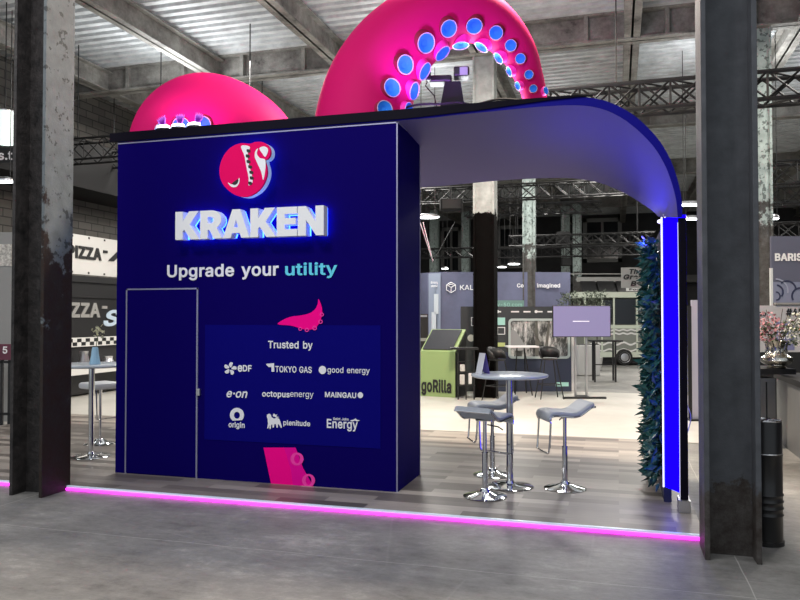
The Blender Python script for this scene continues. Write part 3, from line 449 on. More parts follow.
# channel letters
def arc(cx, cy, rx, ry, a0, a1, n=8): return [(cx+rx*math.cos(math.radians(a0+(a1-a0)*i/n)), cy+ry*math.sin(math.radians(a0+(a1-a0)*i/n))) for i in range(n+1)]
G = {
 'K': (.98, [[(0, 0), (0, 1), (.3, 1), (.3, .64), (.56, 1), (.94, 1), (.59, .53), (.98, 0), (.61, 0), (.36, .36), (.3, .29), (.3, 0)]]),
 'R': (.88, [[(0, 0), (0, 1)] + [(.45, 1)] + arc(.47, .67, .38, .33, 80, -60) + [(.88, 0), (.54, 0), (.38, .31), (.3, .31), (.3, 0)], [(.3, .56), (.3, .77)] + arc(.43, .665, .1, .105, 90, -90)]),
 'A': (1.04, [[(0, 0), (.37, 1), (.67, 1), (1.04, 0), (.72, 0), (.66, .17), (.36, .17), (.3, 0)], [(.435, .38), (.59, .38), (.51, .64)]]),
 'E': (.76, [[(0, 0), (0, 1), (.76, 1), (.76, .76), (.3, .76), (.3, .62), (.71, .62), (.71, .4), (.3, .4), (.3, .24), (.76, .24), (.76, 0)]]),
 'N': (.95, [[(0, 0), (0, 1), (.29, 1), (.65, .48), (.65, 1), (.95, 1), (.95, 0), (.67, 0), (.3, .53), (.3, 0)]])}
DF = .15   # letters stand proud of the wall
a = aty(175.2, 241.5, WY-DF); b = aty(323.6, 241, WY-DF); top = aty(250, 208.6, WY-DF).z; bot = aty(250, 237.4, WY-DF).z
word = 'KRAKEN'; tot = sum(G[c][0] for c in word) + .03*5; u = (b.x-a.x)/tot; x = a.x; H = top-bot
for c in word:
    w, lp = G[c]
    L = [[(x+px*u, bot+py*H) for px, py in l] for l in lp]
    lt = wp(from_data('channel_letter', shape2d(L, .1), lambda X, Y, Z: (X, WY-DF+.05-Z, Y), M_letter))
    cxm = x+w*u/2; cym = bot+H/2
    L2 = [[(cxm+(X-cxm)*.94, cym+(Y-cym)*.94) for X, Y in lp2] for lp2 in L]
    h = from_data('led_backing', shape2d(L2, .02), lambda X, Y, Z: (X, WY-DF+.115-Z, Y), M_halo); h.parent = lt
    lt['label'] = 'white raised letter with blue back glow'
    x += (w+.03)*u
# emblem: photo crop coordinates (x5, origin 200,130)
def Lg(pts, sm=True, n=5):
    p = [(200+x/5, 130+y/5) for x, y in pts]; return smoothloop(p, n) if sm else p
disc = [(97, 215), (103, 165), (125, 118), (160, 83), (205, 66), (250, 68), (275, 60), (310, 60), (338, 75), (352, 100), (350, 128), (336, 146), (325, 152), (334, 190), (334, 225), (322, 262), (298, 298), (262, 324), (225, 335), (180, 326), (140, 300), (110, 262)]
eo = wshape('emblem', [Lg(disc)], M_crim, .175, .2); eo['label'] = 'round crimson emblem with a curled tentacle, ice blue back glow'
def eshape(name, loops, m, d0, d1):
    L = [[W(x, y, WY-d1) for x, y in lp] for lp in loops]
    o = from_data(name, shape2d(L, d1-d0), lambda X, Y, Z: (X, WY-(d0+d1)/2-Z, Y), m); o.parent = eo; return o
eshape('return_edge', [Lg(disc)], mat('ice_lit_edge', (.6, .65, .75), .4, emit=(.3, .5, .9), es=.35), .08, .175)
cx, cy = 232, 200
eshape('led_backing', [Lg([(cx+(x-cx)*.97, cy+(y-cy)*.97) for x, y in disc])], M_halo2, .03, .08)
eshape('white_inlay', [Lg([(206, 80), (248, 83), (240, 110), (238, 140), (246, 180), (258, 220), (262, 262), (242, 276), (243, 240), (232, 185), (222, 130)])], M_white, .2, .203)
eshape('white_inlay', [Lg([(276, 108), (290, 92), (284, 118), (300, 140), (325, 148), (327, 190), (316, 250), (306, 210), (286, 165), (274, 135)])], M_white, .2, .203)
eshape('white_inlay', [Lg([(297, 92), (318, 82), (338, 92), (338, 112), (326, 134), (312, 118)])], M_white, .2, .203)
eshape('eye', [Lg([(140, 262), (158, 272), (182, 262), (196, 240), (196, 262), (184, 282), (164, 286), (148, 276)])], M_white, .2, .203)
eshape('pupil', [Lg([(160, 266), (190, 246), (188, 264), (176, 274), (164, 272)])], M_black, .2, .205)
for i, (x, y) in enumerate([(240, 104), (236, 130), (240, 158), (248, 184), (254, 212), (256, 240), (248, 266)]):
    eshape('tooth_gap', [Lg([(x-6, y-8), (x+10, y-5), (x+10, y+7), (x-5, y+6)])], M_black, .2, .2045)
# pink tentacle print
tp = smoothloop([(250+x/8.89, 290+y/8.89) for x, y in [(247, 304), (300, 262), (370, 236), (450, 226), (530, 206), (580, 168), (602, 120), (608, 80), (628, 120), (642, 180), (636, 240), (612, 300), (570, 345), (500, 352), (440, 338), (360, 316)]], 4)
wshape('tentacle_print', [tp], M_pinkp, .005, .009)
for x, y, r in [(446, 346, 16), (505, 355, 18), (574, 338, 20), (626, 282, 19), (638, 218, 18)]:
    X, Y = 250+x/8.89, 290+y/8.89; r /= 8.89
    wshape('sucker_print', [circ(X, Y, r), circ(X, Y, r*.6)], M_pinkl, .005, .011)
wshape('tentacle_print', [[(263.5, 447.6), (295.5, 447.6), (303, 468), (308, 477), (314, 487.5), (271.5, 486)]], M_pinkp, .005, .009)
wshape('tentacle_shade_print', [[(284, 447.6), (295.5, 447.6), (303, 468), (308, 477), (314, 487.5), (293, 487), (291, 470)]], mat('deep_pink_print', (.85, .003, .32), .6, spec=.05), .009, .0105)
for X, Y, r in [(297, 459, 6.5), (308.5, 480.5, 6.5)]: wshape('sucker_print', [circ(X, Y, r), circ(X, Y, r*.45, ry=r*.7)], M_pinkl, .0105, .012)
# partner logos; crop coords x6.67 origin (215,350) and (290,350)
A_ = lambda x, y: (215+x/6.67, 350+y/6.67); B_ = lambda x, y: (290+x/6.67, 350+y/6.67)
for k in range(5):
    ang = math.radians(-80+72*k); cxp, cyp = A_(101, 124)
    pts = []
    for (r, da) in [(1.6, -.3), (4.5, -.45), (6.3, -.1), (6.2, .25), (4.2, .35), (1.8, .5)]: pts.append((cxp+r*math.cos(ang+da), cyp+r*math.sin(ang+da)))
    wshape('logo_petal', [smoothloop(pts, 4)], M_white, .006, .01)
D0 = .006
wtext('printed_lettering', 'e', 238.1, 242.7, 371.6, 371.6, 8.4, M_white, .035, d0=D0)
wtext('printed_lettering', 'DF', 243.2, 252, 371.5, 371.4, 6.4, M_white, .035, d0=D0)
wshape('logo_mark', [[A_(343, 92), A_(394, 88), (274.2, 371.7), (271.5, 371.7), (271.5, 367), (268.5, 367), (266.2, 364.5)]], M_white, .006, .01)
wtext('printed_lettering', 'TOKYO GAS', 275.8, 312, 372.6, 372.4, 6.2, M_white, .018, d0=D0)
wshape('logo_mark', [circ(322.4, 370, 3.7, ry=4.1)], M_white, .006, .01)
wtext('printed_lettering', 'good energy', 327.8, 370, 373, 373, 5.8, M_white, .008, d0=D0)
wtext('printed_lettering', 'e·on', 227, 247.8, 397.6, 397.4, 8.4, M_white, .022, shear=.25, d0=D0)
wtext('printed_lettering', 'octopus', 262.5, 290, 397, 396.8, 5.9, M_white, .026, d0=D0)
wtext('printed_lettering', 'energy', 290.5, 313.8, 397, 396.8, 5.9, M_white, .0, d0=D0)
wtext('printed_lettering', 'MAINGAU', 325.3, 356.5, 397.6, 397.6, 5.4, M_white, .03, d0=D0)
wshape('logo_mark', [circ(360.3, 395.2, 2.7, ry=3.)], M_white, .006, .01)
ocx, ocy = A_(146, 434)
wshape('logo_mark', [arcs := [(ocx+7*math.cos(math.radians(t)), ocy+7.2*math.sin(math.radians(t))) for t in range(-232, 53, 12)], circ(ocx, ocy+.2, 3., ry=3.5)], M_white, .006, .01)
wtext('printed_lettering', 'origin', 229, 245, 427.6, 427.4, 5.6, M_white, .025, d0=D0)
dog = [(346, 432), (360, 425), (372, 430), (376, 448), (392, 458), (412, 452), (428, 460), (436, 480), (446, 515), (440, 520), (428, 500), (420, 492), (418, 518), (410, 518), (406, 494), (396, 494), (392, 518), (384, 518), (382, 496), (374, 500), (372, 524), (364, 526), (362, 500), (354, 524), (348, 522), (354, 490), (350, 458), (346, 448)]
wshape('logo_mark', [[A_(*p) for p in dog]], M_white, .006, .01)
wshape('logo_mark', [smoothloop([A_(*p) for p in [(386, 440), (392, 424), (402, 432), (416, 430), (408, 442), (426, 448), (412, 452), (398, 446)]], 3)], M_white, .006, .01)
wtext('printed_lettering', 'plenitude', 283.7, 310.4, 425.6, 425.6, 5.2, M_white, .022, d0=D0)
wtext('printed_lettering', 'Energy', 327.2, 358, 428.6, 428.2, 9., M_white, .024, d0=D0)
wtext('printed_lettering', 'Saint John', 333.5, 349, 420.2, 420.2, 2.6, M_white, .02, d0=D0)
wshape('logo_mark', [[(350, 420.6), (354, 419.4), (355.5, 418.4), (357, 420), (360, 420.4), (357, 421.6), (355, 420.6), (352, 421.6)]], M_white, .006, .01)

# ------------------------------------------------------------------ canopy ribbon
can = thing('booth_canopy', 'blue canopy ribbon curving down from the booth block to a lit end panel', 'canopy', (-.8, WY, PZ))
def cp(o): o.parent = can; o.matrix_parent_inverse = Matrix.Translation(-Vector((-.8, WY, PZ))); return o
front = [(-5.13, 3.56), (-2.0, 3.56), (-1.5, 3.57), (-1.02, 3.58), (-.66, 3.585), (-.35, 3.575), (-.14, 3.53), (.03, 3.44), (.17, 3.32), (.30, 3.17), (.39, 3.01), (.45, 2.84), (.485, 2.68), (.495, 2.54)]
rear_px = [(None, -5.13, 9.3, aty(420, 187.3, 9.3).z), (420, 187.3, 9.3, 0), (460, 184.2, 9.2, 0), (500, 180.5, 9.15, 0), (535, 178.5, 9.05, 0), (560, 178, 8.95, 0), (580, 179, 8.8, 0), (600, 183, 8.55, 0), (617, 189.5, 8.25, 0), (630, 196, 7.95, 0), (641, 203, 7.6, 0), (650, 209, 7.3, 0), (655, 213, 7.1, 0), (658, 216.5, 6.98, 0)]
rear = []
for a, b, Y, z in rear_px:
    if a is None: rear.append(Vector((b, Y, z)))
    else: rear.append(aty(a, b, Y))
def lerp_rows(A, B, n): return [[A[i].lerp(B[i], j/n) for j in range(n+1)] for i in range(len(A))]
def refine(P, n=3):
    out = []
    for i in range(len(P)-1):
        a = P[max(i-1, 0)]; b = P[i]; c = P[i+1]; d = P[min(i+2, len(P)-1)]
        for k in range(n):
            t = k/n; out.append(.5*((2*b)+(c-a)*t+(2*a-5*b+4*c-d)*t*t+(3*b-a-3*c+d)*t**3))
    out.append(P[-1]); return out
FV = refine([Vector((x, WY, z)) for x, z in front]); RV = refine(rear)
# underside
cp(MB().grid(lerp_rows(FV, RV, 8)).build('underside', M_soff, smooth=True))
# outer skin above: offset outward
def offs(P, d):
    out = []
    for i, p in enumerate(P):
        t = (P[min(i+1, len(P)-1)]-P[max(i-1, 0)]); t.y = 0; t.normalize(); out.append(p+Vector((-t.z, 0, t.x))*d)
    return out
FO = offs(FV, .075); RO = offs(RV, .05)
for i in range(len(FV)):
    q = i/(len(FV)-1); s_ = 1-.5*max(0, (q-.6)/.4); FO[i] = FV[i].lerp(FO[i], s_)
    if q < .5: RO[i].z = max(RO[i].z, FO[i].z)
cp(MB().grid(lerp_rows(FO, RO, 6)).build('outer_skin', M_navyd, smooth=True))
cp(MB().grid([[FV[i]+Vector((0, -.002, 0)), FO[i]+Vector((0, -.002, 0))] for i in range(len(FV))]).build('front_edge', M_edge))
cp(MB().grid([[RV[i], RO[i]] for i in range(len(RV))]).build('rear_edge', M_navyd))
# black fascia strip over the block
cp(MB().prism([(x, 6.70, z) for x, z in ((-5.22, 3.565), (-1.9, 3.572), (-1.2, 3.597), (-.6, 3.635), (-.2, 3.648), (-.35, 3.66), (-.9, 3.666), (-1.6, 3.662), (-5.22, 3.66))], (0, .035, 0)).build('fascia_strip', M_navyd))
# end panel: slanting light box between rear-left and front-right ends
pL = aty(663.5, 217, 6.97); pR = aty(681, 217, 6.74)
zt = pL.z; zb = aty(664, 487, 6.97).z
d = Vector((pR.x-pL.x, pR.y-pL.y, 0)).normalized(); nrm = Vector((d.y, -d.x, 0))
def slab(p, q, z0, z1, t): 
    m = MB(); n = Vector((-(q-p).normalized().y, (q-p).normalized().x, 0))*t
    a, b = Vector((p.x, p.y, z0)), Vector((q.x, q.y, z0)); return m.prism([a, b, b+n, a+n], (0, 0, z1-z0))
cp(slab(pL, pR, zb, pR.z+.02, .05).build('blue_light_panel', M_bled))
pl2 = aty(661.5, 217, 6.98); cp(MB().tube([(pl2.x, pl2.y-.01, zb+.0), (pl2.x, pl2.y-.01, zt)], .007).build('led_tube', M_wled))
cp(MB().box((.5, 6.74, PZ+.06), (.565, 6.86, 3.0-.46)).build('end_post', M_navyd))
cp(MB().box((.485, 6.70, PZ), (.58, 6.9, PZ+.1)).build('post_foot', M_alu))
cp(MB().tube([(.497, 6.73, zb-.05), (.5, 6.73, 1.6), (.497, 6.73, 2.5)], .0025).build('led_tube', mat('thin_led', (.8, .8, 1), .4, emit=(.8, .8, 1), es=.7)))
for x, y in ((665, 215.5), (659.5, 221.5)):
    p = aty(x, y, 6.93); cp(MB().lathe([(0, .02), (.017, .01), (.02, 0), (.017, -.01), (0, -.02)], p, 12).build('spot_lamp', M_wled))

# ------------------------------------------------------------------ green wall
gw = thing('artificial_green_wall', 'upright wall of artificial dark green leaves behind the lit end panel', 'green wall', (.36, 7.1, PZ))
b0 = Vector((.4, 7.02, 0)); b1 = Vector((.46, 8.25, 0))
o = MB().box((.385, 7.04, PZ), (.45, 8.3, 2.5)).build('backing_board', mat('dark_blue_board', (.008, .01, .06), .6)); o.parent = gw; o.matrix_parent_inverse = Matrix.Translation(-gw.location)
M_leaf = mat('teal_green_leaf', (.014, .08, .075), .3, var=.75, vscale=14)
mb = MB()
for i in range(2600):
    y = random.uniform(7.0, 8.35); z = random.uniform(.02, 1)
    z = PZ+.12+z*(2.35-.1); 
    dep = random.uniform(0, .12)*(.6+.4*math.sin(z*5+y*3)**2)
    L = random.uniform(.07, .16); w = L*random.uniform(.13, .22)
    c0 = Vector((.385-dep, y, z)); dr = Vector((-random.uniform(.1, 1), random.uniform(-1, 1), random.uniform(-.9, .5))).normalized()
    sd = dr.cross(Vector((random.uniform(-1, 1), random.uniform(-1, 1), random.uniform(-1, 1)))).normalized(); nn_ = dr.cross(sd)
    pts = [c0, c0+dr*L*.4+sd*w+nn_*.008, c0+dr*L-nn_*.012, c0+dr*L*.4-sd*w+nn_*.008]; mid = c0+dr*L*.45
    vv = [mb.bm.verts.new(p) for p in pts]+[mb.bm.verts.new(mid)]
    mb.bm.faces.new((vv[0], vv[1], vv[4])); mb.bm.faces.new((vv[1], vv[2], vv[4])); mb.bm.faces.new((vv[2], vv[3], vv[4])); mb.bm.faces.new((vv[3], vv[0], vv[4]))
o = mb.build('foliage', M_leaf); o.parent = gw; o.matrix_parent_inverse = Matrix.Translation(-gw.location); o['kind'] = 'stuff'
# cable by the post
cab = []
for x, y, Y in [(687, 405, 6.95), (691, 418, 6.95), (686, 440, 6.95), (684, 470, 6.95), (687, 488, 6.95), (683, 498, 6.95), (687, 504, 6.95), (692, 508, 6.95), (690, 518, 6.95), (694, 528, 6.95)]: cab.append(aty(x, y, Y))
cab = refine(cab, 4); bs = [Vector((max(.575, p.x), p.y, p.z)) for p in cab]
tag(MB().tube(bs, .005, 6).build('power_cable', mat('white_cable', (.6, .6, .62), .5), smooth=True), 'thin white cable hanging loose beside the end post, against the right column', 'cable')

# ------------------------------------------------------------------ inflatable tentacles on the roof
def tentacle(name, label, cl, k0, k1, suck_rows, cat='inflatable'):
    root = thing(name, label, cat)
    P = []; R = []
    n = len(cl)
    for i, (x, y, r) in enumerate(cl):
        k = k0+(k1-k0)*i/(n-1); P.append(atk(x, y, k)); R.append(r*k/F)
    Pr = refine(P, 16); Rr = [v.x for v in refine([Vector((r, 0, 0)) for r in R], 16)]
    base = Pr[0].copy(); base.z = 3.66; root.location = base
    mb = MB().tube(Pr, Rr, 40)
    g = bmesh.ops.bisect_plane(mb.bm, geom=mb.bm.verts[:]+mb.bm.edges[:]+mb.bm.faces[:], plane_co=(0, 0, 3.645), plane_no=(0, 0, 1), clear_inner=True)
    bmesh.ops.holes_fill(mb.bm, edges=[e for e in mb.bm.edges if e.is_boundary])
    o = mb.build('inflated_body', M_tent, smooth=True); o.parent = root; o.matrix_parent_inverse = Matrix.Translation(-base)
    def proj(p): d = p-CAM; k_ = d.dot(FW); return Vector((400+F*d.dot(RT)/k_, 300-F*d.dot(UP)/k_))
    pp = [proj(p) for p in Pr]
    for row, items in enumerate(suck_rows):
        for (sx_, sy_, rp) in items:
            q0 = Vector((sx_, sy_)); q = q0.copy()
            for it in range(12):
                i = min(range(len(pp)), key=lambda j: (pp[j]-q).length)
                c = Pr[i]; r = Rr[i]; kk = (c-CAM).dot(FW); T = (Pr[min(i+1, len(Pr)-1)]-Pr[max(i-1, 0)]).normalized()
                dcam = CAM-c; dcam -= T*dcam.dot(T); dcam.normalize(); inn = T.cross(dcam)
                off = RT*(q-pp[i]).x-UP*(q-pp[i]).y
                if inn.dot(off) < 0: inn = -inn
                rs = rp*kk/F; ang = math.asin(min(.97, (q-pp[i]).length*kk/F/(r+rs*.45)))
                if row == 1: ang = max(ang, math.radians(55))
                dr = dcam*math.cos(ang)+inn*math.sin(ang)
                q = q+(q0-proj(c+dr*(r*.96+rs*.45)))*.6
            M = Matrix.Translation(c+dr*r*.96) @ dr.to_track_quat('Z', 'Y').to_matrix().to_4x4()
            def part(prof, nm, m_, par):
                m = MB().lathe(prof, n=24); bmesh.ops.transform(m.bm, matrix=M, verts=m.bm.verts); o_ = m.build(nm, m_, par, smooth=True)
                if par == root: o_.matrix_parent_inverse = Matrix.Translation(-base)
                return o_
            s_ = part([(rs*1.7, -.09), (rs*1.35, -.01), (rs*1.12, rs*.4), (rs*1.06, rs*.7)], 'sucker', M_suckd if row == 0 else M_suck, root)
            part([(0, rs*.3), (rs*.35, rs*.34), (rs*.4, rs*.42), (rs*.8, rs*.56), (rs*.98, rs*.66)], 'sucker_disc', M_disc, s_)
            part([(rs*.96, rs*.62), (rs*1., rs*.74), (rs*1.08, rs*.72), (rs*1.06, rs*.62)], 'sucker_rim', M_rim, s_)
    return root
cl = [(362, 150, 50), (364, 118, 48), (372, 85, 45), (391, 52, 41), (418, 27, 37), (448, 14, 32.5), (477, 16, 27), (501, 31, 22), (519, 53, 17.5), (529, 77, 14), (535, 98, 12), (537, 118, 10)]
r1 = [(384, 110, 7.5), (391, 89, 8.3), (405, 64, 8.6), (425, 43, 9), (447.4, 28.4, 8), (474.6, 25.7, 7.4), (496.4, 32.7, 6.3), (510.7, 45, 5.3), (521, 59.6, 4.7), (529, 75, 4.1), (532.5, 88, 3.6)]
r2 = [(403, 110, 8), (409, 90, 8.3), (423, 69, 8.5), (440, 51, 8.3), (461, 44, 7.8), (482, 46, 7), (499, 57, 6), (510, 71, 5), (520, 84, 4.3), (526.7, 97, 3.7)]
tentacle('inflatable_tentacle', 'tall pink inflatable tentacle arching over the roof with two rows of blue suckers', cl, 8.2, 8.7, [r1, r2])
cl = [(168, 190, 41), (169, 158, 41), (180, 131, 43), (203, 118, 43.5), (231, 124, 42), (257, 144, 40), (270, 180, 38)]
tentacle('inflatable_tentacle', 'low pink inflatable tentacle hump at the left end of the booth roof', cl, 8.9, 8.9, [[(163, 131, 7), (182, 125, 7.5), (203, 124, 7)]])
# roof-top flood lamps by the left tentacle
for i, (x, y, lb) in enumerate([(163, 129, 'left most small flood lamp glowing on the booth roof below the low tentacle'), (178, 126, 'middle small flood lamp glowing on the booth roof below the low tentacle'), (194, 124, 'right small flood lamp glowing on the booth roof below the low tentacle')]):
    p = aty(x, y+1, 6.86); p.z = 3.645
    t = thing('flood_lamp', lb, 'lamp', p)
    MB().box((-.05, -.03, 0), (.05, .03, .03)).build('lamp_base', M_black, t)
    MB().lathe([(.06, .03), (.085, .05), (.08, .07), (0, .07)], n=16, sy=.6).build('lamp_housing', M_black, t, smooth=True)
    MB().lathe([(.082, .068), (.07, .095), (.03, .105), (0, .105)], n=16, sy=.6).build('lamp_lens', mat('bluish_flood', (1, 1, 1), .4, emit=(.75, .8, 1), es=6), t, smooth=True)
    m = MB()
    for q in range(6):
        a_ = math.radians(70+8*q+(22, -2, -22)[i]); u_ = Vector((math.cos(a_), 0, math.sin(a_))); n_ = Vector((-u_.z, 0, u_.x)); c_ = Vector((0, .03, .07))
        m.prism([c_-n_*.012, c_+n_*.012, c_+u_*.11+n_*.012, c_+u_*.15, c_+u_*.11-n_*.012], (0, .006, 0))
    m.build('fan_fringe', mat('glowing_violet_fan', (.5, .12, .7), .4, emit=(.7, .12, .9), es=.12), t)  # violet fans drawn as lit sucker edges, their glow set by emission
# gilt crown-like clips
def light(kind, loc, power, color=(1, 1, 1), size=.5, rot=None, spot=None, sy=None):
    l = bpy.data.lights.new('light', kind); l.energy = power; l.color = color
    if kind == 'AREA':
        l.size = size
        if sy: l.shape = 'RECTANGLE'; l.size_y = sy
    elif kind == 'SPOT': l.spot_size = spot; l.spot_blend = .6; l.shadow_soft_size = size
    else: l.shadow_soft_size = size
    o = bpy.data.objects.new('light', l); COL.objects.link(o); o.location = loc
    if rot: o.rotation_euler = rot
    return o
# moving-head projector rig on the roof, seen inside the tentacle arch
p = aty(452, 107, 8.3); p.z = 3.66
t = thing('stage_light', 'black moving stage light on the booth roof inside the tall tentacle arch', 'stage light', p, .2)
zz = lambda y: aty(452, y, 8.3).z-3.66
MB().box((-.16, -.13, 0), (.16, .13, .06)).build('lamp_base', M_blackm, t)
MB().prism([(-.2, -.1, .06), (.2, -.1, .06), (.1, -.1, zz(84)), (-.08, -.1, zz(84))], (0, .2, 0)).build('yoke_stand', M_blackm, t)
MB().box((-.26, -.1, zz(84)), (.0, .12, zz(77)), bev=.02).build('lamp_head', M_black, t)
MB().box((-.3, -.14, zz(83)), (-.24, -.04, zz(72)), bev=.01).build('side_bracket', M_black, t)
o = MB().box((.02, -.14, zz(80)), (.2, .06, zz(70)), bev=.02).build('lamp_head', M_black, t)
MB().box((.09, -.146, zz(79)), (.18, -.14, zz(71.5))).build('lamp_lens', mat('grey_glass', (.4, .42, .45), .1), t)
mb = MB(); mb.tube([(-.26, -.06, zz(78)), (-.3, -.1, zz(88)), (-.2, -.1, zz(98)), (-.1, -.1, .05)], .008, 6); mb.build('cable', M_black, t)
# short steel posts and cables on roof edge
for (x0, y0, x1, y1, Y) in [(395, 111, 440, 104, 7.6), (440, 104, 478, 106.5, 7.9), (478, 104, 520, 100, 7.5)]:
    a, b = aty(x0, y0, Y), aty(x1, y1, Y); a.z = max(a.z, 3.68); b.z = max(b.z, 3.68); m = (a+b)/2; m.z += .03
    tag(MB().tube(refine([a, m, b], 4), .012, 6).build('cable', M_black), {395: 'black cable lying on the roof edge left of the stage light', 440: 'black cable lying on the roof under the stage light', 478: 'black cable lying on the roof right of the stage light'}[x0], 'cable')

# ------------------------------------------------------------------ bar table and stools
M_ttop = mat('pale_gloss_tabletop', (.62, .68, .75), .18)
def bar_table(loc, label, r=.375):
    t = thing('bar_table', label, 'table', loc)
    MB().lathe([(0, 1.06), (r-.03, 1.06), (r-.004, 1.07), (r, 1.08), (r-.004, 1.091), (r-.02, 1.095), (0, 1.095)], n=48).build('tabletop', M_ttop, t, smooth=True)
    MB().lathe([(.034, .03), (.034, 1.045), (.12, 1.055), (.12, 1.06), (0, 1.06)], n=24).build('pole', M_chrome, t, smooth=True)
    MB().lathe([(0, 0), (.225, 0), (.228, .006), (.2, .016), (.1, .024), (.045, .035), (.034, .06), (0, .06)], n=48).build('base_disc', M_chrome, t, smooth=True)
    return t
T1 = bar_table((-1.02, 7.26, PZ), 'round bar table with a pale blue top and chrome pole between three stools')
T2 = bar_table(Vector((*aty(91, 464, 7.4).xy, PZ)), 'round pale blue bar table with chrome pole at the left end of the booth floor', .42)
M_seat = mat('grey_padded_leather', (.43, .46, .5), .45)
def stool(loc, rz, label):
    t = thing('bar_stool', label, 'stool', loc, rz, 'chrome bar stools')
    # local -x = front, +x = back
    prof = [(-.2, .675), (-.212, .70), (-.2, .73), (-.15, .742), (-.07, .736), (.02, .728), (.09, .742), (.15, .782), (.2, .815), (.225, .82)]
    pr2 = [v for v in refine([Vector((x, 0, z)) for x, z in prof], 4)]
    w = .185; th = .042
    bm = MB(); top = []; botm = []
    for i, q in enumerate(pr2):
        tg = (pr2[min(i+1, len(pr2)-1)]-pr2[max(i-1, 0)]).normalized(); n = Vector((-tg.z, 0, tg.x)); top.append(q+n*th/2); botm.append(q-n*th/2)
    sec = []
    for y, s in ((-w, .35), (-w+.012, .85), (-w+.035, 1), (w-.035, 1), (w-.012, .85), (w, .35)):
        sec.append((y, s))
    rows = []
    for i in range(len(pr2)):
        m_ = (top[i]+botm[i])/2
        up_ = [m_+(top[i]-m_)*s+Vector((0, y, 0)) for y, s in sec]; dn = [m_+(botm[i]-m_)*s+Vector((0, y, 0)) for y, s in sec[::-1]]
        rows.append(up_+dn+[up_[0]])
    bm.grid(rows); bm.face(rows[0][:-1]); bm.face(rows[-1][:-1]); bmesh.ops.remove_doubles(bm.bm, verts=bm.bm.verts, dist=1e-5)
    bm.build('seat', M_seat, t, smooth=True)
    fr = MB()
    for s in (-1, 1): fr.tube([q-Vector((0, 0, .022))+Vector((0, s*(w-.004), 0)) for q in pr2], .009, 8)
    fr.tube([pr2[-1]+Vector((.008, -w, -.02)), pr2[-1]+Vector((.008, w, -.02))], .009, 8)
    fr.build('seat_frame', M_chrome, t, smooth=True)
    q = [(-.2, -w+.01, .66), (-.205, -w+.01, .55), (-.215, -w+.012, .40), (-.225, -w+.03, .375), (-.235, -w+.06, .37), (-.235, w-.06, .37), (-.225, w-.03, .375), (-.215, w-.012, .40), (-.205, w-.01, .55), (-.2, w-.01, .66)]
    MB().tube(refine([Vector(p) for p in q], 2), .0095, 8).build('footrest', M_chrome, t, smooth=True)
    MB().lathe([(.026, .03), (.026, .4), (.03, .4), (.03, .405), (.018, .405), (.018, .69), (.09, .7), (.09, .708), (0, .708)], n=20).build('pole', M_chrome, t, smooth=True)
    MB().lathe([(0, 0), (.195, 0), (.2, .006), (.17, .018), (.09, .034), (.05, .05), (.038, .075), (.026, .08), (0, .08)], n=40).build('base_disc', M_chrome, t, smooth=True)
    MB().tube([(.02, .04, .665), (.02, .15, .655), (.02, .2, .63)], .006, 6).build('height_lever', M_black, t, smooth=True)
    return t
s1 = stool(Vector((*atz(565, 488.5, PZ).xy, PZ)), .42, 'grey padded chrome bar stool standing alone right of the table')
dup(s1, Vector((*atz(485, 496.5, PZ).xy, PZ)), math.radians(250), 'grey padded chrome bar stool nearest the camera, front left of the table')
dup(s1, Vector((*atz(492.5, 475, PZ).xy, PZ)), .42, 'grey padded chrome bar stool behind the table pole, farthest of the three')
# tent card on the table
c = aty(483, 373, 7.2); c.z = PZ+1.097
t = thing('tent_card', 'white and purple tent card standing at the left edge of the table', 'card', c, YAW+.5)
MB().prism([(-.05, -.045, 0), (-.046, -.045, 0), (.0, -.045, .2), (-.004, -.045, .2)], (0, .1, 0)).build('card_back', M_white, t)
MB().prism([(.05, -.045, 0), (.046, -.045, 0), (-.002, -.045, .2), (.002, -.045, .2)], (0, .1, 0)).build('card_front', mat('purple_print', (.1, .07, .35), .4), t)
from_data('card_print', shape2d([smoothloop([(-.02, .03), (.02, .03), (.012, .07), (.02, .1), (0, .125), (-.02, .1), (-.012, .07)], 3)], .001), lambda x, y, z: (.0525-y*.25-.0+z, x, y), M_white, t)
# left stool beside T2, partly hidden: square padded seat
p = aty(100, 460, 8.15)
t = thing('bar_stool', 'white padded chrome bar stool behind the left bar table', 'stool', (p.x, p.y, PZ), math.radians(160))
MB().box((-.2, -.2, .72), (.2, .2, .80), bev=.03).build('seat', mat('white_padding', (.7, .72, .75), .45), t, smooth=True)
MB().lathe([(.02, .03), (.02, .72)], n=16).build('pole', M_chrome, t, smooth=True)
MB().lathe([(0, 0), (.2, 0), (.2, .008), (.1, .03), (.05, .07), (0, .08)], n=32).build('base_disc', M_chrome, t, smooth=True)
MB().tube([(-.18, -.17, .72), (-.2, -.17, .35), (-.2, .17, .35), (-.18, .17, .72)], .01, 8).build('footrest', M_chrome, t, smooth=True)
# vase with flower on T2
p = T2.location+Vector((.02, -.1, 1.07)); p = aty(95, 364, T2.location.y-.08); p.z = PZ+1.096
t = thing('flower_vase', 'small pale blue vase with a white flower on the left bar table', 'vase', p)
MB().lathe([(0, 0), (.06, 0), (.062, .01), (.045, .1), (.034, .19), (.03, .2), (.026, .19), (0, .02)], n=24).build('vase_body', mat('pale_blue_glass', (.4, .65, .85), .15), t, smooth=True)
MB().tube([(0, 0, .1), (.02, 0, .25), (.04, 0, .34)], .004, 6).build('stem', mat('stem_green', (.06, .12, .04), .6), t)
mb = MB()
for i in range(26):
    c0 = Vector((.045+random.gauss(0, .03), random.gauss(0, .03), .38+random.gauss(0, .035)))
    a, b_, c_ = (Vector((random.gauss(0, 1), random.gauss(0, 1), random.gauss(0, 1))).normalized()*.022 for _ in range(3)); mb.face([c0-a, c0+b_, c0+a, c0-b_])
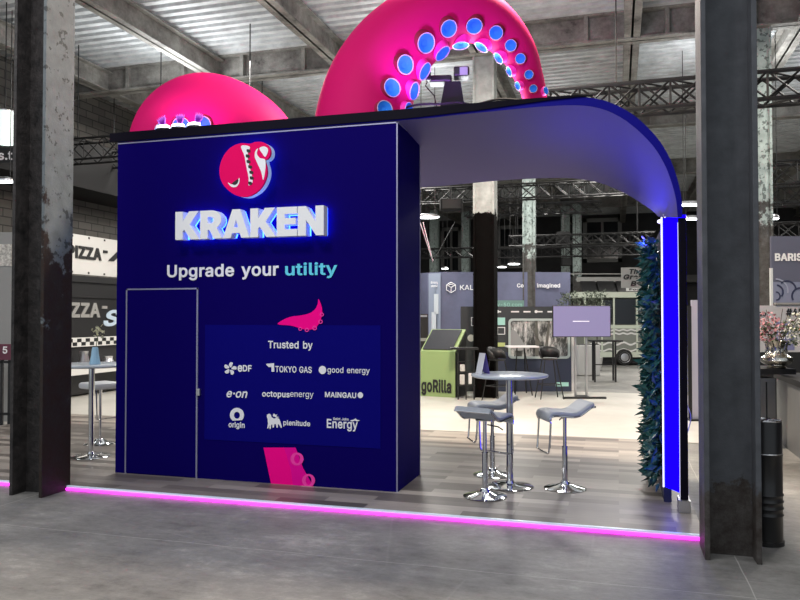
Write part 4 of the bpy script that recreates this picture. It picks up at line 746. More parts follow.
o = mb.build('blossom', mat('cream_petals', (.75, .73, .5), .6), t); o['kind'] = 'stuff'

# ------------------------------------------------------------------ left: pizza stall
XS = -10.8
st = thing('pizza_stall', 'black pizza stall with a white PIZZA banner on top and a checkered counter strip', 'stall', (XS, 13.5, 0))
def sp_(o): o.parent = st; o.matrix_parent_inverse = Matrix.Translation(-st.location); return o
ya, yb = atx(42, 250, XS).y, 18.
z = lambda y: atx(95, y, XS).z
M_ban = mat('white_banner', (.7, .7, .68), .6)
sp_(MB().box((XS-.05, ya, z(275.5)), (XS, yb, z(237))).build('banner', M_ban))
sp_(MB().box((XS-1.6, ya, z(283)), (XS+.05, yb, z(277))).box((XS-1.6, ya, z(298)), (XS, yb, z(283))).build('canopy_frame', M_black))
sp_(MB().box((XS-.1, ya, z(337)), (XS-.04, yb, z(297))).build('sign_board', M_black))
sp_(MB().box((XS-1.6, ya, z(368)), (XS-.1, yb, z(346))).box((XS-.5, ya, .05), (XS-.1, yb, z(368))).build('counter_front', mat('counter_black', (.02, .02, .022), .5), None))
mb = MB(); mw = MB(); yy = ya; i = 0
sp_(MB().box((XS-.08, ya, z(346)), (XS-.03, yb, z(337))).build('checker_strip', M_ban))
while yy < yb: mb.box((XS-.03, yy, z(341.5)), (XS-.026, yy+.13, z(338))); mb.box((XS-.03, yy+.13, z(345)), (XS-.026, yy+.26, z(341.5))); yy += .26
sp_(mb.build('checker_squares', M_black))
sp_(MB().box((XS-.04, ya, z(372)), (XS+.25, yb, z(366))).build('shelf', M_ban))
def stext(txt, x0, x1, yb_, cap, m, bold, off=.0, shear=0):
    a = atx(x0, yb_, XS); b = atx(x1, yb_, XS); w = b.y-a.y; zz_ = atx((x0+x1)/2, yb_, XS).z; h = atx((x0+x1)/2, yb_-cap, XS).z-zz_
    sp_(from_data('sign_lettering', text2d(txt, w, h, bold, .02, shear), lambda x, y, z: (XS+.012+off+z, a.y+x, zz_+y), m))
stext('PIZZA', 67, 101, 259, 12.5, M_black, .05)
stext('-', 103, 107, 257, 12, M_black, .05); stext('A', 108, 130, 262, 20, M_black, .04, shear=.4)
M_gl = mat('grey_sign_letters', (.3, .3, .29), .6)
stext('PIZZA', 57, 101, 317.5, 15, M_gl, .05, -.04); stext('-', 103, 108, 313, 13, M_gl, .05, -.04)
stext('S', 104.5, 121, 326, 16, mat('pale_blue_letters', (.5, .62, .75), .5), .04, -.04, .3)
mb = MB()
for i in range(10):
    for s in (239, 273.5):
        q = atx(82, s, XS); mb.box((XS, 12.2+i*.5, z(s)-.02), (XS+.01, 12.24+i*.5, z(s)+.02))
sp_(mb.build('banner_eyelets', M_black)); 
# espresso machine / jars on the stall shelf
for i, (x, w_, h_, m, lb) in enumerate([(84, .22, .34, M_alu, 'metal jug standing on the pizza stall shelf behind the vase'), (108, .26, .2, M_alu, 'metal tray stack on the pizza stall shelf near the blue booth')]):
    q = atx(x, 366, XS+.12); tag(MB().lathe([(0, 0), (w_/2, 0), (w_/2*1.05, h_*.3), (w_/2*.7, h_*.8), (w_/2*.8, h_), (0, h_)], n=20).build('metal_jug' if i == 0 else 'metal_tray', m, smooth=True, origin=None), lb, 'jug' if i == 0 else 'tray')
    o = COL.objects[-1]; o.location = (XS+.12, q.y, z(366)+.002)

# far-left strip: glowing shade, sign, oval lamp, papers, crimson sign with 5, barrier
def facing(x0, k): return Vector((*atk(x0, HOR, k).xy, 0))
def lx(px, x0, k): return (px-x0)*k/F
def lz(py, k): return 1.7-(py-HOR)*k/F
k = 14.; t = thing('pendant_lamp', 'glowing white cylindrical pendant shade at the left photo edge', 'lamp', facing(3, k)+Vector((0, 0, lz(143, k))), YAW)
h = lz(111, k)-lz(143, k)
MB().lathe([(.17, 0), (.17, h)], n=28).build('lamp_shade', mat('glowing_shade', (.9, .95, .93), .5, emit=(.75, .9, .85), es=.8), t, smooth=True)
MB().tube([(0, 0, h), (0, 0, h+2.2)], .01, 6).build('cord', M_black, t); MB().lathe([(.175, h), (.175, h+.02), (0, h+.03)], n=28).build('shade_cap', M_alu, t)
M_ledtube = mat('bright_panel', (1, 1, 1), .4, emit=(.95, 1, 1), es=9)
def oval_lamp(px, py, k, L, label, wires=1.5, group='oval ceiling lamps'):
    t = thing('ceiling_lamp', label, 'lamp', atk(px, py, k), YAW, group)
    MB().lathe([(0, -.03), (.4, -.028), (.5, 0), (.4, .01), (0, .01)], n=24, sx=L, sy=L*.45).build('lamp_lens', M_ledtube, t, smooth=True)
    MB().lathe([(.51, -.005), (.5, .03), (.3, .07), (0, .08)], n=24, sx=L, sy=L*.45).build('lamp_housing', M_alu, t, smooth=True)
    top = max(.3, 7.1-t.location.z)
    MB().tube([(-L*.3, 0, .06), (-L*.3, 0, top)], .008, 5).tube([(L*.3, 0, .06), (L*.3, 0, top)], .008, 5).build('suspension_wire', M_black, t)
    return t
oval_lamp(3, 181, 13, .42, 'bright oval hanging lamp at the left photo edge beside the black column')
oval_lamp(428, 217, 16, .5, 'bright oval hanging lamp nearest the blue booth block')
oval_lamp(514, 264, 30, .52, 'small oval lamp glowing above the curved backdrop right of the riveted column')
oval_lamp(445, 268.5, 30, .3, 'tiny oval lamp glowing above the curved backdrop left of the riveted column')
oval_lamp(502, 267, 32, .4, 'dim oval lamp hard by the right side of the riveted column')
oval_lamp(691, 204.5, 15, .5, 'upper bright oval lamp seen between the canopy end and the right column')
oval_lamp(692, 218.5, 17, .45, 'lower bright oval lamp seen between the canopy end and the right column')
oval_lamp(774, 218, 14, .2, 'small bright lamp right of the right hand column')

k = 13.5; t = thing('hanging_sign', 'black hanging sign with white lettering at the left photo edge', 'sign', facing(3, k)+Vector((0, 0, lz(162, k))), YAW)
MB().box((-.3, 0, 0), (.16, .03, lz(147, k)-lz(162, k))).build('sign_board', M_black, t)
from_data('sign_lettering', text2d('s.t', .26, .17, .03, .006), lambda x, y, z: (-.12+x, -.006-z, .05+y), M_white, t)
k = 12.; fp = facing(3, k); t = thing('notice_board', 'grey wall panel with pinned papers at the left photo edge', 'board', fp+Vector((0, 0, 0)), YAW)
MB().box((-.6, 0, 0), (.17, .05, lz(232, k))).build('board', mat('grey_board', (.3, .31, .31), .7), t)
MB().box((-.6, -.012, lz(266, k)), (.13, 0, lz(244, k))).build('pinned_paper', mat('speckled_paper', (.5, .5, .47), .7, var=.6, vscale=25), t)
t = thing('table_sign', 'maroon number sign reading 5 behind the black column', 'sign', facing(2, 11.4)+Vector((0, 0, lz(360, 11.4))), YAW)
MB().box((-.3, 0, 0), (.14, .03, lz(344, 11.4)-lz(360, 11.4)), bev=.005).build('sign_plate', mat('maroon', (.12, .03, .055), .5), t)
from_data('sign_lettering', text2d('5', .07, .11, .03, .006), lambda x, y, z: (.02+x, -.006-z, .1+y), M_white, t)
t = thing('black_barrier', 'black metal barrier frame at the left photo edge', 'barrier', facing(2, 11.4), YAW)
for xx in (-.5, -.02, .1): MB().box((xx, 0, 0), (xx+.04, .04, lz(360, 11.4))).build('upright', M_black, t)
for zz_ in (lz(360, 11.4)-.05, lz(415, 11.4), lz(436, 11.4)): MB().box((-.6, .0, zz_), (.2, .04, zz_+.04)).build('rail', M_black, t)

# ------------------------------------------------------------------ trusses
def truss(a, b, s, label, group='black lighting trusses', r=.024, n=None, hang=True):
    a, b = Vector(a), Vector(b); L = (b-a).length; mid = (a+b)/2
    t = thing('lighting_truss', label, 'truss', mid, 0, group)
    d = (b-a).normalized(); side = d.cross(Vector((0, 0, 1))).normalized(); up_ = side.cross(d)
    cs = [(-1, -1), (1, -1), (1, 1), (-1, 1)]; off = [side*(i*s/2)+up_*(j*s/2) for i, j in cs]
    for o_ in off: MB().tube([a+o_-mid, b+o_-mid], r, 6).build('chord', M_truss, t)
    n = n or max(2, int(L/(s*1.1))); m = MB()
    for q in range(n):
        p0 = a+(b-a)*q/n-mid; p1 = a+(b-a)*(q+1)/n-mid
        for e in range(4):
            f = (e+1) % 4; m.tube([p0+off[e], p1+off[f]], r*.5, 4); 
            if e % 2: m.tube([p0+off[f], p1+off[e]], r*.5, 4)
        if e % 1 == 0: m.tube([p0+off[1], p0+off[2]], r*.5, 4)
    m.build('lacing', M_truss, t)
    for q in (.12, .5, .88):
        p0 = a+(b-a)*q-mid; MB().tube([p0+Vector((0, 0, s/2)), Vector((p0.x, p0.y, 7.66-mid.z))], .012, 5).build('hanging_chain', M_truss, t)
    return t
zt1 = aty(690, 95, 12.5).z
truss((-1.5, 12.5, zt1), (11, 12.5, zt1), .42, 'large black truss high above the canopy, crossing behind the right column', r=.035)
z2 = aty(790, 92, 12.5).z
def trs(px, py, Y, x0, x1, s, lb, r=.024): zc = aty(px, py, Y).z; truss((x0, Y, zc), (x1, Y, zc), s, lb, r=r)
trs(520, 192, 20, -6.5, 1.0, .38, 'dark truss just under the canopy edge, topmost of those seen through the opening')
trs(540, 209, 26, -5.2, -.5, .35, 'dark truss second from the top, seen right of the riveted column')
trs(560, 240, 30, -4.2, 1.4, .4, 'dark truss at mid height in front of the far windows')
trs(600, 251, 32, -5., 1.6, .4, 'lowest dark truss in front of the far windows, over the food truck')
trs(450, 253, 28, -9., -5.3, .35, 'dark truss seen low between the blue block and the riveted column')
trs(790, 174, 18, 3.2, 12, .5, 'dark truss right of the right hand column, below the pale window band')
trs(790, 195, 20, 3.4, 12, .45, 'second dark truss right of the right hand column')
trs(790, 231, 18, 3., 12, .35, 'dark truss right above the blue grey sign at the right')
trs(100, 150, 13.5, -12, -6.5, .45, 'dark truss seen between the left column and the booth top')
trs(100, 163, 16, -13, -7.5, .4, 'lower dark truss seen between the left column and the booth')
# diagonal frame near the oval lamp
t = thing('tripod_frame', 'thin V shaped metal frame hanging below the oval lamp by the blue block', 'frame', atk(433, 262, 16), YAW)
for px in (420, 423, 455): MB().tube([(0, 0, 0), (lx(px, 433, 16), 0, lz(222, 16)-lz(262, 16))], .012, 5).build('strut', M_alu if px < 440 else M_truss, t)
# wall mounted boxes (speakers)
for px, py, w_, h_, k, lb in [(563, 238, .5, .5, 30, 'black loudspeaker box hung on the left far column'), (566, 262, .45, .35, 32, 'black floodlight box hung lower on the left far column'), (451, 205, .6, .3, 20, 'dark stage light bar hung under the canopy near the oval lamp')]:
    t = thing('hanging_speaker', lb, 'speaker', atk(px, py, k), YAW)
    MB().box((-w_/2, -w_/3, -h_/2), (w_/2, w_/3, h_/2), bev=.03).build('cabinet', M_blackm, t); MB().box((-w_/2*.8, -w_/3-.01, -h_/2*.8), (w_/2*.8, -w_/3, h_/2*.8)).build('grille', M_black, t)
    MB().tube([(0, 0, h_/2), (0, 0, h_/2+.8)], .02, 6).build('bracket', M_truss, t)

# ------------------------------------------------------------------ background stands through the opening
# curved blue-grey backdrop
M_bd = mat('blue_grey_backdrop', (.12, .13, .21), .5, var=.35, vscale=.45)
k = 22.; o0 = facing(490, k); t = thing('curved_backdrop', 'blue grey printed exhibition backdrop with a cube logo and white lettering', 'backdrop', o0, YAW)
Xp = lambda px: lx(px, 490, k)
pts = [(Xp(405), 1.5), (Xp(428), .35), (Xp(441), 0), (Xp(520), .0), (Xp(571), .1)]
MB().grid([[Vector((x, y, .01)), Vector((x, y, lz(272, k)))] for x, y in pts]).build('backdrop_panel', M_bd, t, solid=.05)
MB().prism([(Xp(429), .28, 1.0), (Xp(440.5), -.03, 1.0), (Xp(440.5), -.06, 1.0), (Xp(429), .25, 1.0)], (0, 0, lz(273, k)-1.0)).build('side_pillar', mat('pale_blue_panel', (.3, .35, .46), .5), t)
def ltext(txt, px0, px1, py, cap, k, x0, m, par, bold=.01, y=-.03, name='sign_lettering', shear=0):
    return from_data(name, text2d(txt, lx(px1, x0, k)-lx(px0, x0, k), cap*k/F, bold, .01, shear), lambda X, Z, d: (lx(px0, x0, k)+X, y-d, lz(py, k)+Z), m, par)
ltext('KAL', 460, 473.5, 290, 5, k, 490, M_white, t); ltext('UZA', 474, 497, 290, 5, k, 490, M_white, t)
ltext('Co', 517, 523.5, 287.5, 4, k, 490, M_white, t, .03); ltext('imagined', 537, 560, 287.5, 4, k, 490, M_white, t, .03)
ltext('Energy', 431, 440, 283.5, 2.2, k, 490, M_white, t, .03, y=.02); ltext('stories', 431, 439, 287, 2.2, k, 490, M_white, t, .03, y=.02)
cx, cz, r = Xp(451), lz(287.5, k), .155
mb = MB(); hx = [(cx+r*math.sin(PI/3*i), -.04, cz+r*math.cos(PI/3*i)) for i in range(6)]
for i in range(6): mb.tube([hx[i], hx[(i+1) % 6]], .012, 5)
for i in (1, 3, 5): mb.tube([(cx, -.04, cz), hx[i]], .01, 5)
mb.tube([(cx-.08, -.04, cz+.06), (cx, -.04, cz+.1), (cx+.08, -.04, cz+.06)], .01, 5)
mb.build('cube_logo', M_white, t)
for px0, px1, py0, py1 in ((434, 438.5, 294, 314), (431.5, 436, 312, 331)): MB().box((Xp(px0), -.02, lz(py1, k)), (Xp(px1), .0, lz(py0, k))).build('notice_plate', mat('pale_notice', (.6, .66, .72), .5), t)
# white/grey desk strip left near blue block
k = 18.; t = thing('dark_cabinet', 'dark cabinet with a small lit shelf next to the blue block edge', 'cabinet', facing(424, k), YAW)
MB().box((lx(412, 424, k), 0, .01), (lx(428, 424, k), .5, lz(314, k))).build('cabinet_body', M_black, t)
MB().box((lx(412, 424, k), -.02, lz(341, k)), (lx(427, 424, k), 0, lz(338, k))).box((lx(412, 424, k), -.02, lz(317, k)), (lx(427, 424, k), 0, lz(315, k))).build('shelf_edge', M_alu, t)
# green kiosk
k = 15.7; x0 = 440; t = thing('touchscreen_kiosk', 'light green kiosk with a slanted black screen and black lettering', 'kiosk', facing(421.5, k), YAW-.5)
X = lambda px: lx(px, 419, k)/.9
zf = lz(351, k); zb_ = lz(329.5, k)
M_green = mat('pale_green_laminate', (.3, .42, .17), .45)
side = [(X(418), 0, .01), (X(418), 0, zf), (X(430), .62, zb_), (X(430), .62, .01)]
mb = MB()
mb.prism([(X(418), 0, .01), (X(418), 0, zf), (X(418), .55, zb_), (X(418), .55, .01)], (X(452)-X(418), 0, 0)); mb.build('kiosk_body', M_green, t)
MB().prism([(X(452), .02, .01), (X(452), .02, zf-.03), (X(452), .55, zb_-.03), (X(452), .55, .01)], (.02, 0, 0)).build('side_panel', M_black, t)
n = Vector((0, -(zb_-zf), .55)).normalized()*.01
q = [Vector((X(419.5), .03, zf+.035)), Vector((X(449), .03, zf+.035)), Vector((X(449), .52, zb_-.015)), Vector((X(419.5), .52, zb_-.015))]
MB().prism([p+n*.2 for p in q], n).build('screen', mat('dark_screen', (.03, .032, .04), .25), t)
from_data('sign_lettering', text2d('goRilla', X(450)-X(420.5), .27, .04, .01), lambda x, y, z: (X(419)+x, -.008-z, .1+y), M_black, t)
# black shelf frame beside the kiosk
k = 15.; x0 = 466; t = thing('wire_rack', 'black open display rack beside the green kiosk', 'rack', facing(x0, k), YAW)
MB().box((lx(451, x0, k), -.1, lz(349.5, k)), (lx(478, x0, k), .3, lz(347.5, k))).build('rack_top', M_black, t)
for px in (458, 466, 474): MB().box((lx(px, x0, k)-.012, -.02, .01), (lx(px, x0, k)+.012, .02, lz(349, k))).build('upright', M_black, t)
for py in (362, 373, 386): MB().box((lx(457, x0, k), -.02, lz(py, k)), (lx(475, x0, k), .02, lz(py-1, k))).build('shelf_bar', M_black, t)
# goods on rack
for px, py, w_, h_, c_, lb in [(462, 385.5, .1, .2, (.55, .54, .52), 'cream packet on the lower bar of the black rack'), (462.3, 372.5, .1, .14, (.5, .5, .5), 'grey packet on the middle bar of the black rack'), (469.9, 385, .07, .22, (.7, .7, .7), 'white packet on the lower bar of the rack, right of the cream one')]:
    p = facing(px, k)+Vector((0, 0, lz(py-1, k)+.006)); t2 = tag(MB().box((-w_/2, -.05, 0), (w_/2, .05, h_), bev=.015).build('packet', mat('packet_%d' % int(px), c_, .6)), lb, 'packet'); t2.location = p; t2.rotation_euler.z = YAW
# dark stand wall with framed photo
k = 16.6; x0 = 520; t = thing('photo_stand', 'dark exhibition wall with a row of small logos and a large tree photograph', 'display wall', facing(x0, k), YAW)
X = lambda px: lx(px, x0, k); M_dstand = mat('slate_wall', (.04, .045, .052), .5); M_navs = mat('navy_plinth', (.035, .045, .085), .5)
MB().box((X(461), .0, .01), (X(572), .12, lz(306.5, k))).build('wall_panel', M_dstand, t)
MB().box((X(496), -.02, .01), (X(571), 0, lz(352, k))).build('lower_panel', M_navs, t)
MB().box((X(571), -.03, .01), (X(575), .14, lz(318, k))).build('end_post', mat('pale_post', (.6, .6, .6), .4), t)
fr = MB(); rx0, rx1, rz0, rz1 = X(508), X(569.5), lz(358.5, k), lz(318.5, k)
def rr_(x0, x1, z0, z1, r): return arc(x1-r, z1-r, r, r, 0, 90, 5)+arc(x0+r, z1-r, r, r, 90, 180, 5)+arc(x0+r, z0+r, r, r, 180, 270, 5)+arc(x1-r, z0+r, r, r, 270, 360, 5)
from_data('picture_frame', shape2d([rr_(rx0, rx1, rz0, rz1, .09), rr_(rx0+.05, rx1-.05, rz0+.05, rz1-.05, .06)], .04), lambda a, b, c: (a, -.04-c, b), mat('pale_frame', (.45, .52, .52), .4), t)
M_pic = mat('tree_photograph', (.2, .2, .2), .4); nt, b = nodes(M_pic)
v = tcoord(nt, scale=(4, 1, 1.2)); nn1 = noise(nt, v, 1.3, 12, .75); nt.links.new(ramp(nt, nn1, [(.38, (.01, .01, .01)), (.47, (.08, .085, .085)), (.53, (.35, .36, .36)), (.62, (.75, .75, .75))]), b.inputs['Base Color'])
MB().box((rx0+.03, -.03, rz0+.03), (rx1-.03, -.022, rz1-.03)).build('photograph', M_pic, t)
from_data('photo_rock', shape2d([smoothloop([(X(511), lz(349, k)), (X(511), lz(330, k)), (X(517), lz(333, k)), (X(524), lz(344, k)), (X(529), lz(349, k))], 4)], .004), lambda a, b, c: (a, -.034-c, b), mat('grey_rock_print', (.3, .31, .32), .5), t)
for i, (p0, p1, w_) in enumerate([((537, 355), (536, 320), .05), ((545, 355), (549, 320), .04), ((541, 345), (530, 325), .02)]):
    mb = MB(); a_ = Vector((X(p0[0]), -.033, lz(p0[1], k))); b_ = Vector((X(p1[0]), -.033, lz(p1[1], k))); mb.prism([a_-Vector((w_, 0, 0)), a_+Vector((w_, 0, 0)), b_+Vector((w_*.5, 0, 0)), b_-Vector((w_*.5, 0, 0))], (0, -.003, 0)); mb.build('photo_trunk', mat('dark_trunk_print', (.12, .12, .11), .5), t)
for px, w_ in ((499, 4), (515, 8), (527, 7), (539, 7), (550, 5)):
    MB().box((X(px-w_/2), -.012, lz(312.4, k)), (X(px+w_/2), 0, lz(311, k))).build('small_logo', M_white, t)
for px in (497.5, 536): from_data('small_logo', shape2d([circ(X(px), lz(311.6, k), .035, 12)], .01), lambda a, b, c: (a, -.012-c, b), M_white, t)
M_mint = mat('mint_print', (.4, .72, .66), .5)
MB().box((X(497), -.015, lz(325, k)), (X(505), 0, lz(317.5, k))).build('mint_plate', M_mint, t)
from_data('outline_plate', shape2d([[(X(497), lz(334.5, k)), (X(505), lz(334.5, k)), (X(505), lz(327, k)), (X(497), lz(327, k))], [(X(497.8), lz(333.8, k)), (X(504.2), lz(333.8, k)), (X(504.2), lz(327.8, k)), (X(497.8), lz(327.8, k))]], .01), lambda a, b, c: (a, -.01-c, b), M_white, t)
MB().box((X(497), -.015, lz(346.5, k)), (X(505), 0, lz(342.5, k))).build('lime_plate', mat('lime', (.55, .62, .25), .5), t)
from_data('outline_plate', shape2d([[(X(471), lz(326, k)), (X(476), lz(326, k)), (X(476), lz(317, k)), (X(471), lz(317, k))], [(X(471.8), lz(325.2, k)), (X(475.2), lz(325.2, k)), (X(475.2), lz(317.8, k)), (X(471.8), lz(317.8, k))]], .01), lambda a, b, c: (a, -.01-c, b), M_white, t)
from_data('round_print', shape2d([circ(X(471), lz(338, k), .08, 16)], .01), lambda a, b, c: (a, -.01-c, b), mat('pale_round', (.65, .65, .6), .5), t)
MB().box((X(555), -.035, lz(386, k)), (X(568), -.02, lz(382, k))).build('mint_plate', M_mint, t)
# mint banner lettering just over the dark stand
k2 = 17.5; t = thing('banner_sign', 'mint green lettered strip above the dark display wall', 'sign', facing(511, k2)+Vector((0, 0, lz(306.5, k2))), YAW)
MB().box((lx(496, 511, k2), 0, -.05), (lx(524, 511, k2), .03, .04+lz(302, k2)-lz(306.5, k2))).build('sign_strip', mat('mint_strip', (.2, .36, .33), .5), t)
ltl = text2d('v-50.com', lx(522, 511, k2)-lx(497, 511, k2), .09, .02, .006); from_data('sign_lettering', ltl, lambda x, y, z: (lx(497, 511, k2)+x, -.006-z, y), M_mint, t)
# tall white table in front of photo
k = 16.; x0 = 524
t = thing('high_table', 'thin white topped high table with black legs before the tree photograph', 'table', facing(x0, k), YAW)
X = lambda px: lx(px, x0, k)
MB().box((X(506), -.25, lz(347.2, k)), (X(537), .25, lz(345.8, k))).build('tabletop', M_white, t)
for a_, b_, y in ((516, 513, -.25), (523, 530, -.25), (518, 516, .25), (525, 528, .25)): MB().tube([(X(a_), y*.5, lz(347, k)), (X(b_), y, .01)], .014, 6).build('leg', M_black, t)
# tub chair with tall legs
def bar_chair(px, k, seat_y, foot_y, label):
    t = thing('bar_chair', label, 'chair', facing(px, k), YAW+.1, 'black bar chairs')
    zs = lz(seat_y, k)
    MB().lathe([(0, zs), (.15, zs+.01), (.18, zs+.03), (.15, zs+.03), (0, zs+.02)], n=24).build('seat', M_black, t, smooth=True)
    rows = []
    for i in range(13):
        a = math.radians(-30+240*i/12); hgt = .22*(math.sin(PI*i/12)**.5); rows.append([Vector((.17*math.cos(a), .15*math.sin(a), zs+.05)), Vector((.205*math.cos(a), .18*math.sin(a), zs+.06+hgt*.5)), Vector((.205*math.cos(a), .19*math.sin(a), zs+.06+hgt))])
    MB().grid(rows).build('backrest', M_black, t, smooth=True, solid=.02)
    for sx in (-1, 1):
        for sy in (-1, 1): MB().tube([(sx*.12, sy*.1, zs), (sx*.24, sy*.2, .01)], .012, 6).build('leg', M_black, t)
    MB().tube([(-.19, -.16, .3), (.19, -.16, .3), (.19, .16, .3), (-.19, .16, .3), (-.19, -.16, .3)], .009, 6).build('footrest', M_black, t)
    return t
bc = bar_chair(549, 15.2, 360, 396, 'black bar chair right of the white high table, before the tree photograph')
dup(bc, facing(497, 14.9), YAW+.8, 'black bar chair partly hidden behind the dark riveted column')
# monitor on a stand
k = 15.4; x0 = 582; t = thing('display_monitor', 'large screen showing plain lilac with a short white dash, on a slim stand', 'monitor', facing(x0, k), YAW)
X = lambda px: lx(px, x0, k)
MB().box((X(552.5), -.02, lz(337, k)), (X(610.5), .05, lz(305.5, k)), bev=.008).build('screen_housing', M_black, t)
MB().box((X(553.2), -.024, lz(336.3, k)), (X(609.8), -.02, lz(306.2, k))).build('screen', mat('lilac_screen', (.1, .09, .16), .4, emit=(.27, .235, .43), es=.72), t)
MB().box((X(572.5), -.027, lz(321.6, k)), (X(589), -.024, lz(320.9, k))).build('screen_dash', mat('dash', (.8, .8, .85), .5, emit=(.8, .8, .9), es=.5), t)
MB().box((X(586)-.0, .06, .03), (X(588), .1, lz(330, k))).build('pole', M_alu, t)
MB().box((X(575)-.0, .06, .03), (X(577), .1, lz(330, k))).build('pole', M_alu, t)
MB().box((X(560), -.3, .0125), (X(602), -.2, .05)).box((X(576), -.2, .0125), (X(588), .2, .04)).build('base_bar', M_black, t)
# black high table
k = 19.2; x0 = 604; t = thing('high_table', 'black square high table right of the monitor, before the food truck', 'table', facing(x0, k), YAW)
X = lambda px: lx(px, x0, k)
MB().box((X(590), -.25, lz(341.5, k)), (X(620), .25, lz(340, k))).build('tabletop', M_black, t)
for px in (593.5, 614): 
    for y in (-.22, .22): MB().box((X(px)-.02+y*.15, y-.02, .0125), (X(px)+.02+y*.15, y+.02, lz(341, k))).build('leg', M_black, t)
MB().box((X(593.5), -.02, lz(365, k)), (X(614), .02, lz(364, k))).build('cross_bar', M_black, t)
# food truck
k = 25.5; x0 = 620; t = thing('food_truck', 'pale sage food truck with wavy white stripes, serving windows and a roof sign', 'food truck', facing(x0, k), YAW)
X = lambda px: lx(px, x0, k); M_sage = mat('sage_paint', (.4, .44, .38), .5); M_sagel = mat('pale_sage', (.55, .6, .5), .5)
MB().box((X(584), 0, lz(357, k)), (X(656), 2.1, lz(326, k))).box((X(584), .05, lz(326, k)), (X(656), .1, lz(324, k))).build('lower_body', mat('grey_sage', (.2, .215, .19), .5), t)
MB().box((X(578), -.05, lz(297.5, k)), (X(657), 2.2, lz(292, k))).build('roof', M_sagel, t)
MB().box((X(584), -.04, lz(328.5, k)), (X(656), 0, lz(325, k))).box((X(584), -.04, lz(357, k)), (X(656), 0, lz(352, k))).build('trim_rail', M_sagel, t)
for px in (584, 601, 613, 636, 653): MB().box((X(px), -.03, lz(352, k)), (X(px+1.6), 0, lz(297, k))).build('post', M_sagel, t)
MB().box((X(585), 1.2, lz(325, k)), (X(655), 1.25, lz(297, k))).build('interior_wall', mat('cluttered_interior', (.15, .15, .14), .7, var=.8, vscale=2.5), t)
MB().box((X(602), -.01, lz(318, k)), (X(612), 0.02, lz(300, k))).box((X(614), -.01, lz(324, k)), (X(635), .02, lz(299, k))).build('window_pane', M_glassd, t)
def wave(py, amp, w_, n=60, per=8.):
    rows = [[Vector((X(585+70*i/n), -.01, lz(py+amp*math.sin(2*PI*(70*i/n)/per)-w_, k))), Vector((X(585+70*i/n), -.01, lz(py+amp*math.sin(2*PI*(70*i/n)/per)+w_, k)))] for i in range(n+1)]; return MB().grid(rows).build('wavy_stripe', M_ban, t, solid=.015)
wave(330, .5, .8); wave(333.6, .5, .8); wave(343.5, 1.2, .9, per=14); wave(350, 1., .8, per=14)
M_tyre = mat('tyre', (.012, .012, .012), .7)
wc = Vector((X(623.5), -.02, .285)); M90 = Matrix.Translation(wc) @ Matrix.Rotation(PI/2, 4, 'X')
m = MB().lathe([(.1, -.1), (.26, -.1), (.28, -.06), (.28, .06), (.26, .1), (.1, .1)], n=28); bmesh.ops.transform(m.bm, matrix=M90, verts=m.bm.verts); w1 = m.build('wheel', M_tyre, t, smooth=True)
m = MB().lathe([(0, .11), (.07, .11), (.17, .095), (.19, .12), (.19, -.05), (0, -.05)], n=28); bmesh.ops.transform(m.bm, matrix=M90, verts=m.bm.verts); m.build('wheel_hub', M_alu, w1, smooth=True)
MB().box((X(598), .15, .05), (X(652), 2., lz(357, k))).build('chassis', M_black, t)
# roof sign and awning panels
mb = MB()
for i, (p0, p1) in enumerate(((583, 598), (600, 617), (619, 652))): MB().prism([(X(p0), .02, lz(292, k)), (X(p1), .02, lz(292, k)), (X(p1), .4, lz(280.5, k)), (X(p0), .4, lz(280.5, k))], (0, .03, 0)).build('awning_panel', M_black, t)
MB().box((X(580), .4, lz(281, k)), (X(650), .46, lz(276.5, k))).box((X(573), .4, lz(273.6, k)), (X(632), .44, lz(272.7, k))).build('roof_rail', mat('grey_rail', (.3, .3, .29), .6), t)
for s_, p0, p1, py in (('The', 629, 642, 274), ('Great', 623, 646, 279.5), ('Bar', 630, 645, 286)): ltext(s_, p0, p1, py, 5, k, x0, M_black, t, .05, y=-.08, shear=.2)
MB().box((X(626), -.05, lz(291, k)), (X(648), -.02, lz(287.5, k))).build('sign_plate', M_ban, t); MB().box((X(621), -.06, lz(288, k)), (X(648), -.03, lz(267.5, k))).build('sign_backing', M_frame, t)
ltext('Food', 629, 643, 290.4, 2, k, x0, M_black, t, .03, y=-.06)
# potted olive bushes before the truck
M_grey_leaf = mat('grey_green_leaf', (.09, .11, .08), .6, var=.6, vscale=9)
def bush(px, py0, py1, k, w_, label, n=420):
    f = facing(px, k); t = thing('potted_bush', label, 'plant', f, YAW)
    MB().lathe([(0, .01), (.16, .01), (.2, .4), (.17, .4), (0, .36)], n=20).build('pot', mat('pale_pot', (.55, .55, .53), .6), t, smooth=True)
    MB().tube([(0, 0, .36), (.03, 0, 1.), (0, .02, lz(py1, k)+.3)], [.025, .02, .01], 6).build('stem', mat('bark', (.06, .05, .04), .8), t)
    mb = MB(); z0, z1 = lz(py1, k), lz(py0, k)
    for i in range(n):
        a = random.uniform(0, 2*PI); r = w_*math.sqrt(random.random()); h_ = random.random(); c0 = Vector((r*math.cos(a)*(1-.3*h_), r*math.sin(a)*.6, z0+(z1-z0)*h_))
        d_ = Vector((random.gauss(0, 1), random.gauss(0, 1), random.gauss(.3, 1))).normalized(); s_ = d_.cross(Vector((random.gauss(0, 1), random.gauss(0, 1), random.gauss(0, 1)))).normalized(); L = random.uniform(.06, .11)
        mb.face([c0, c0+d_*L*.5+s_*L*.22, c0+d_*L, c0+d_*L*.5-s_*L*.22])
    o = mb.build('foliage', M_grey_leaf, t); o['kind'] = 'stuff'
bush(596, 291, 312, 23.3, .5, 'grey green bush in a pale pot behind the top right of the monitor')
bush(569, 293, 309, 20.6, .36, 'grey green bush in a pale pot behind the top left of the monitor', 260)
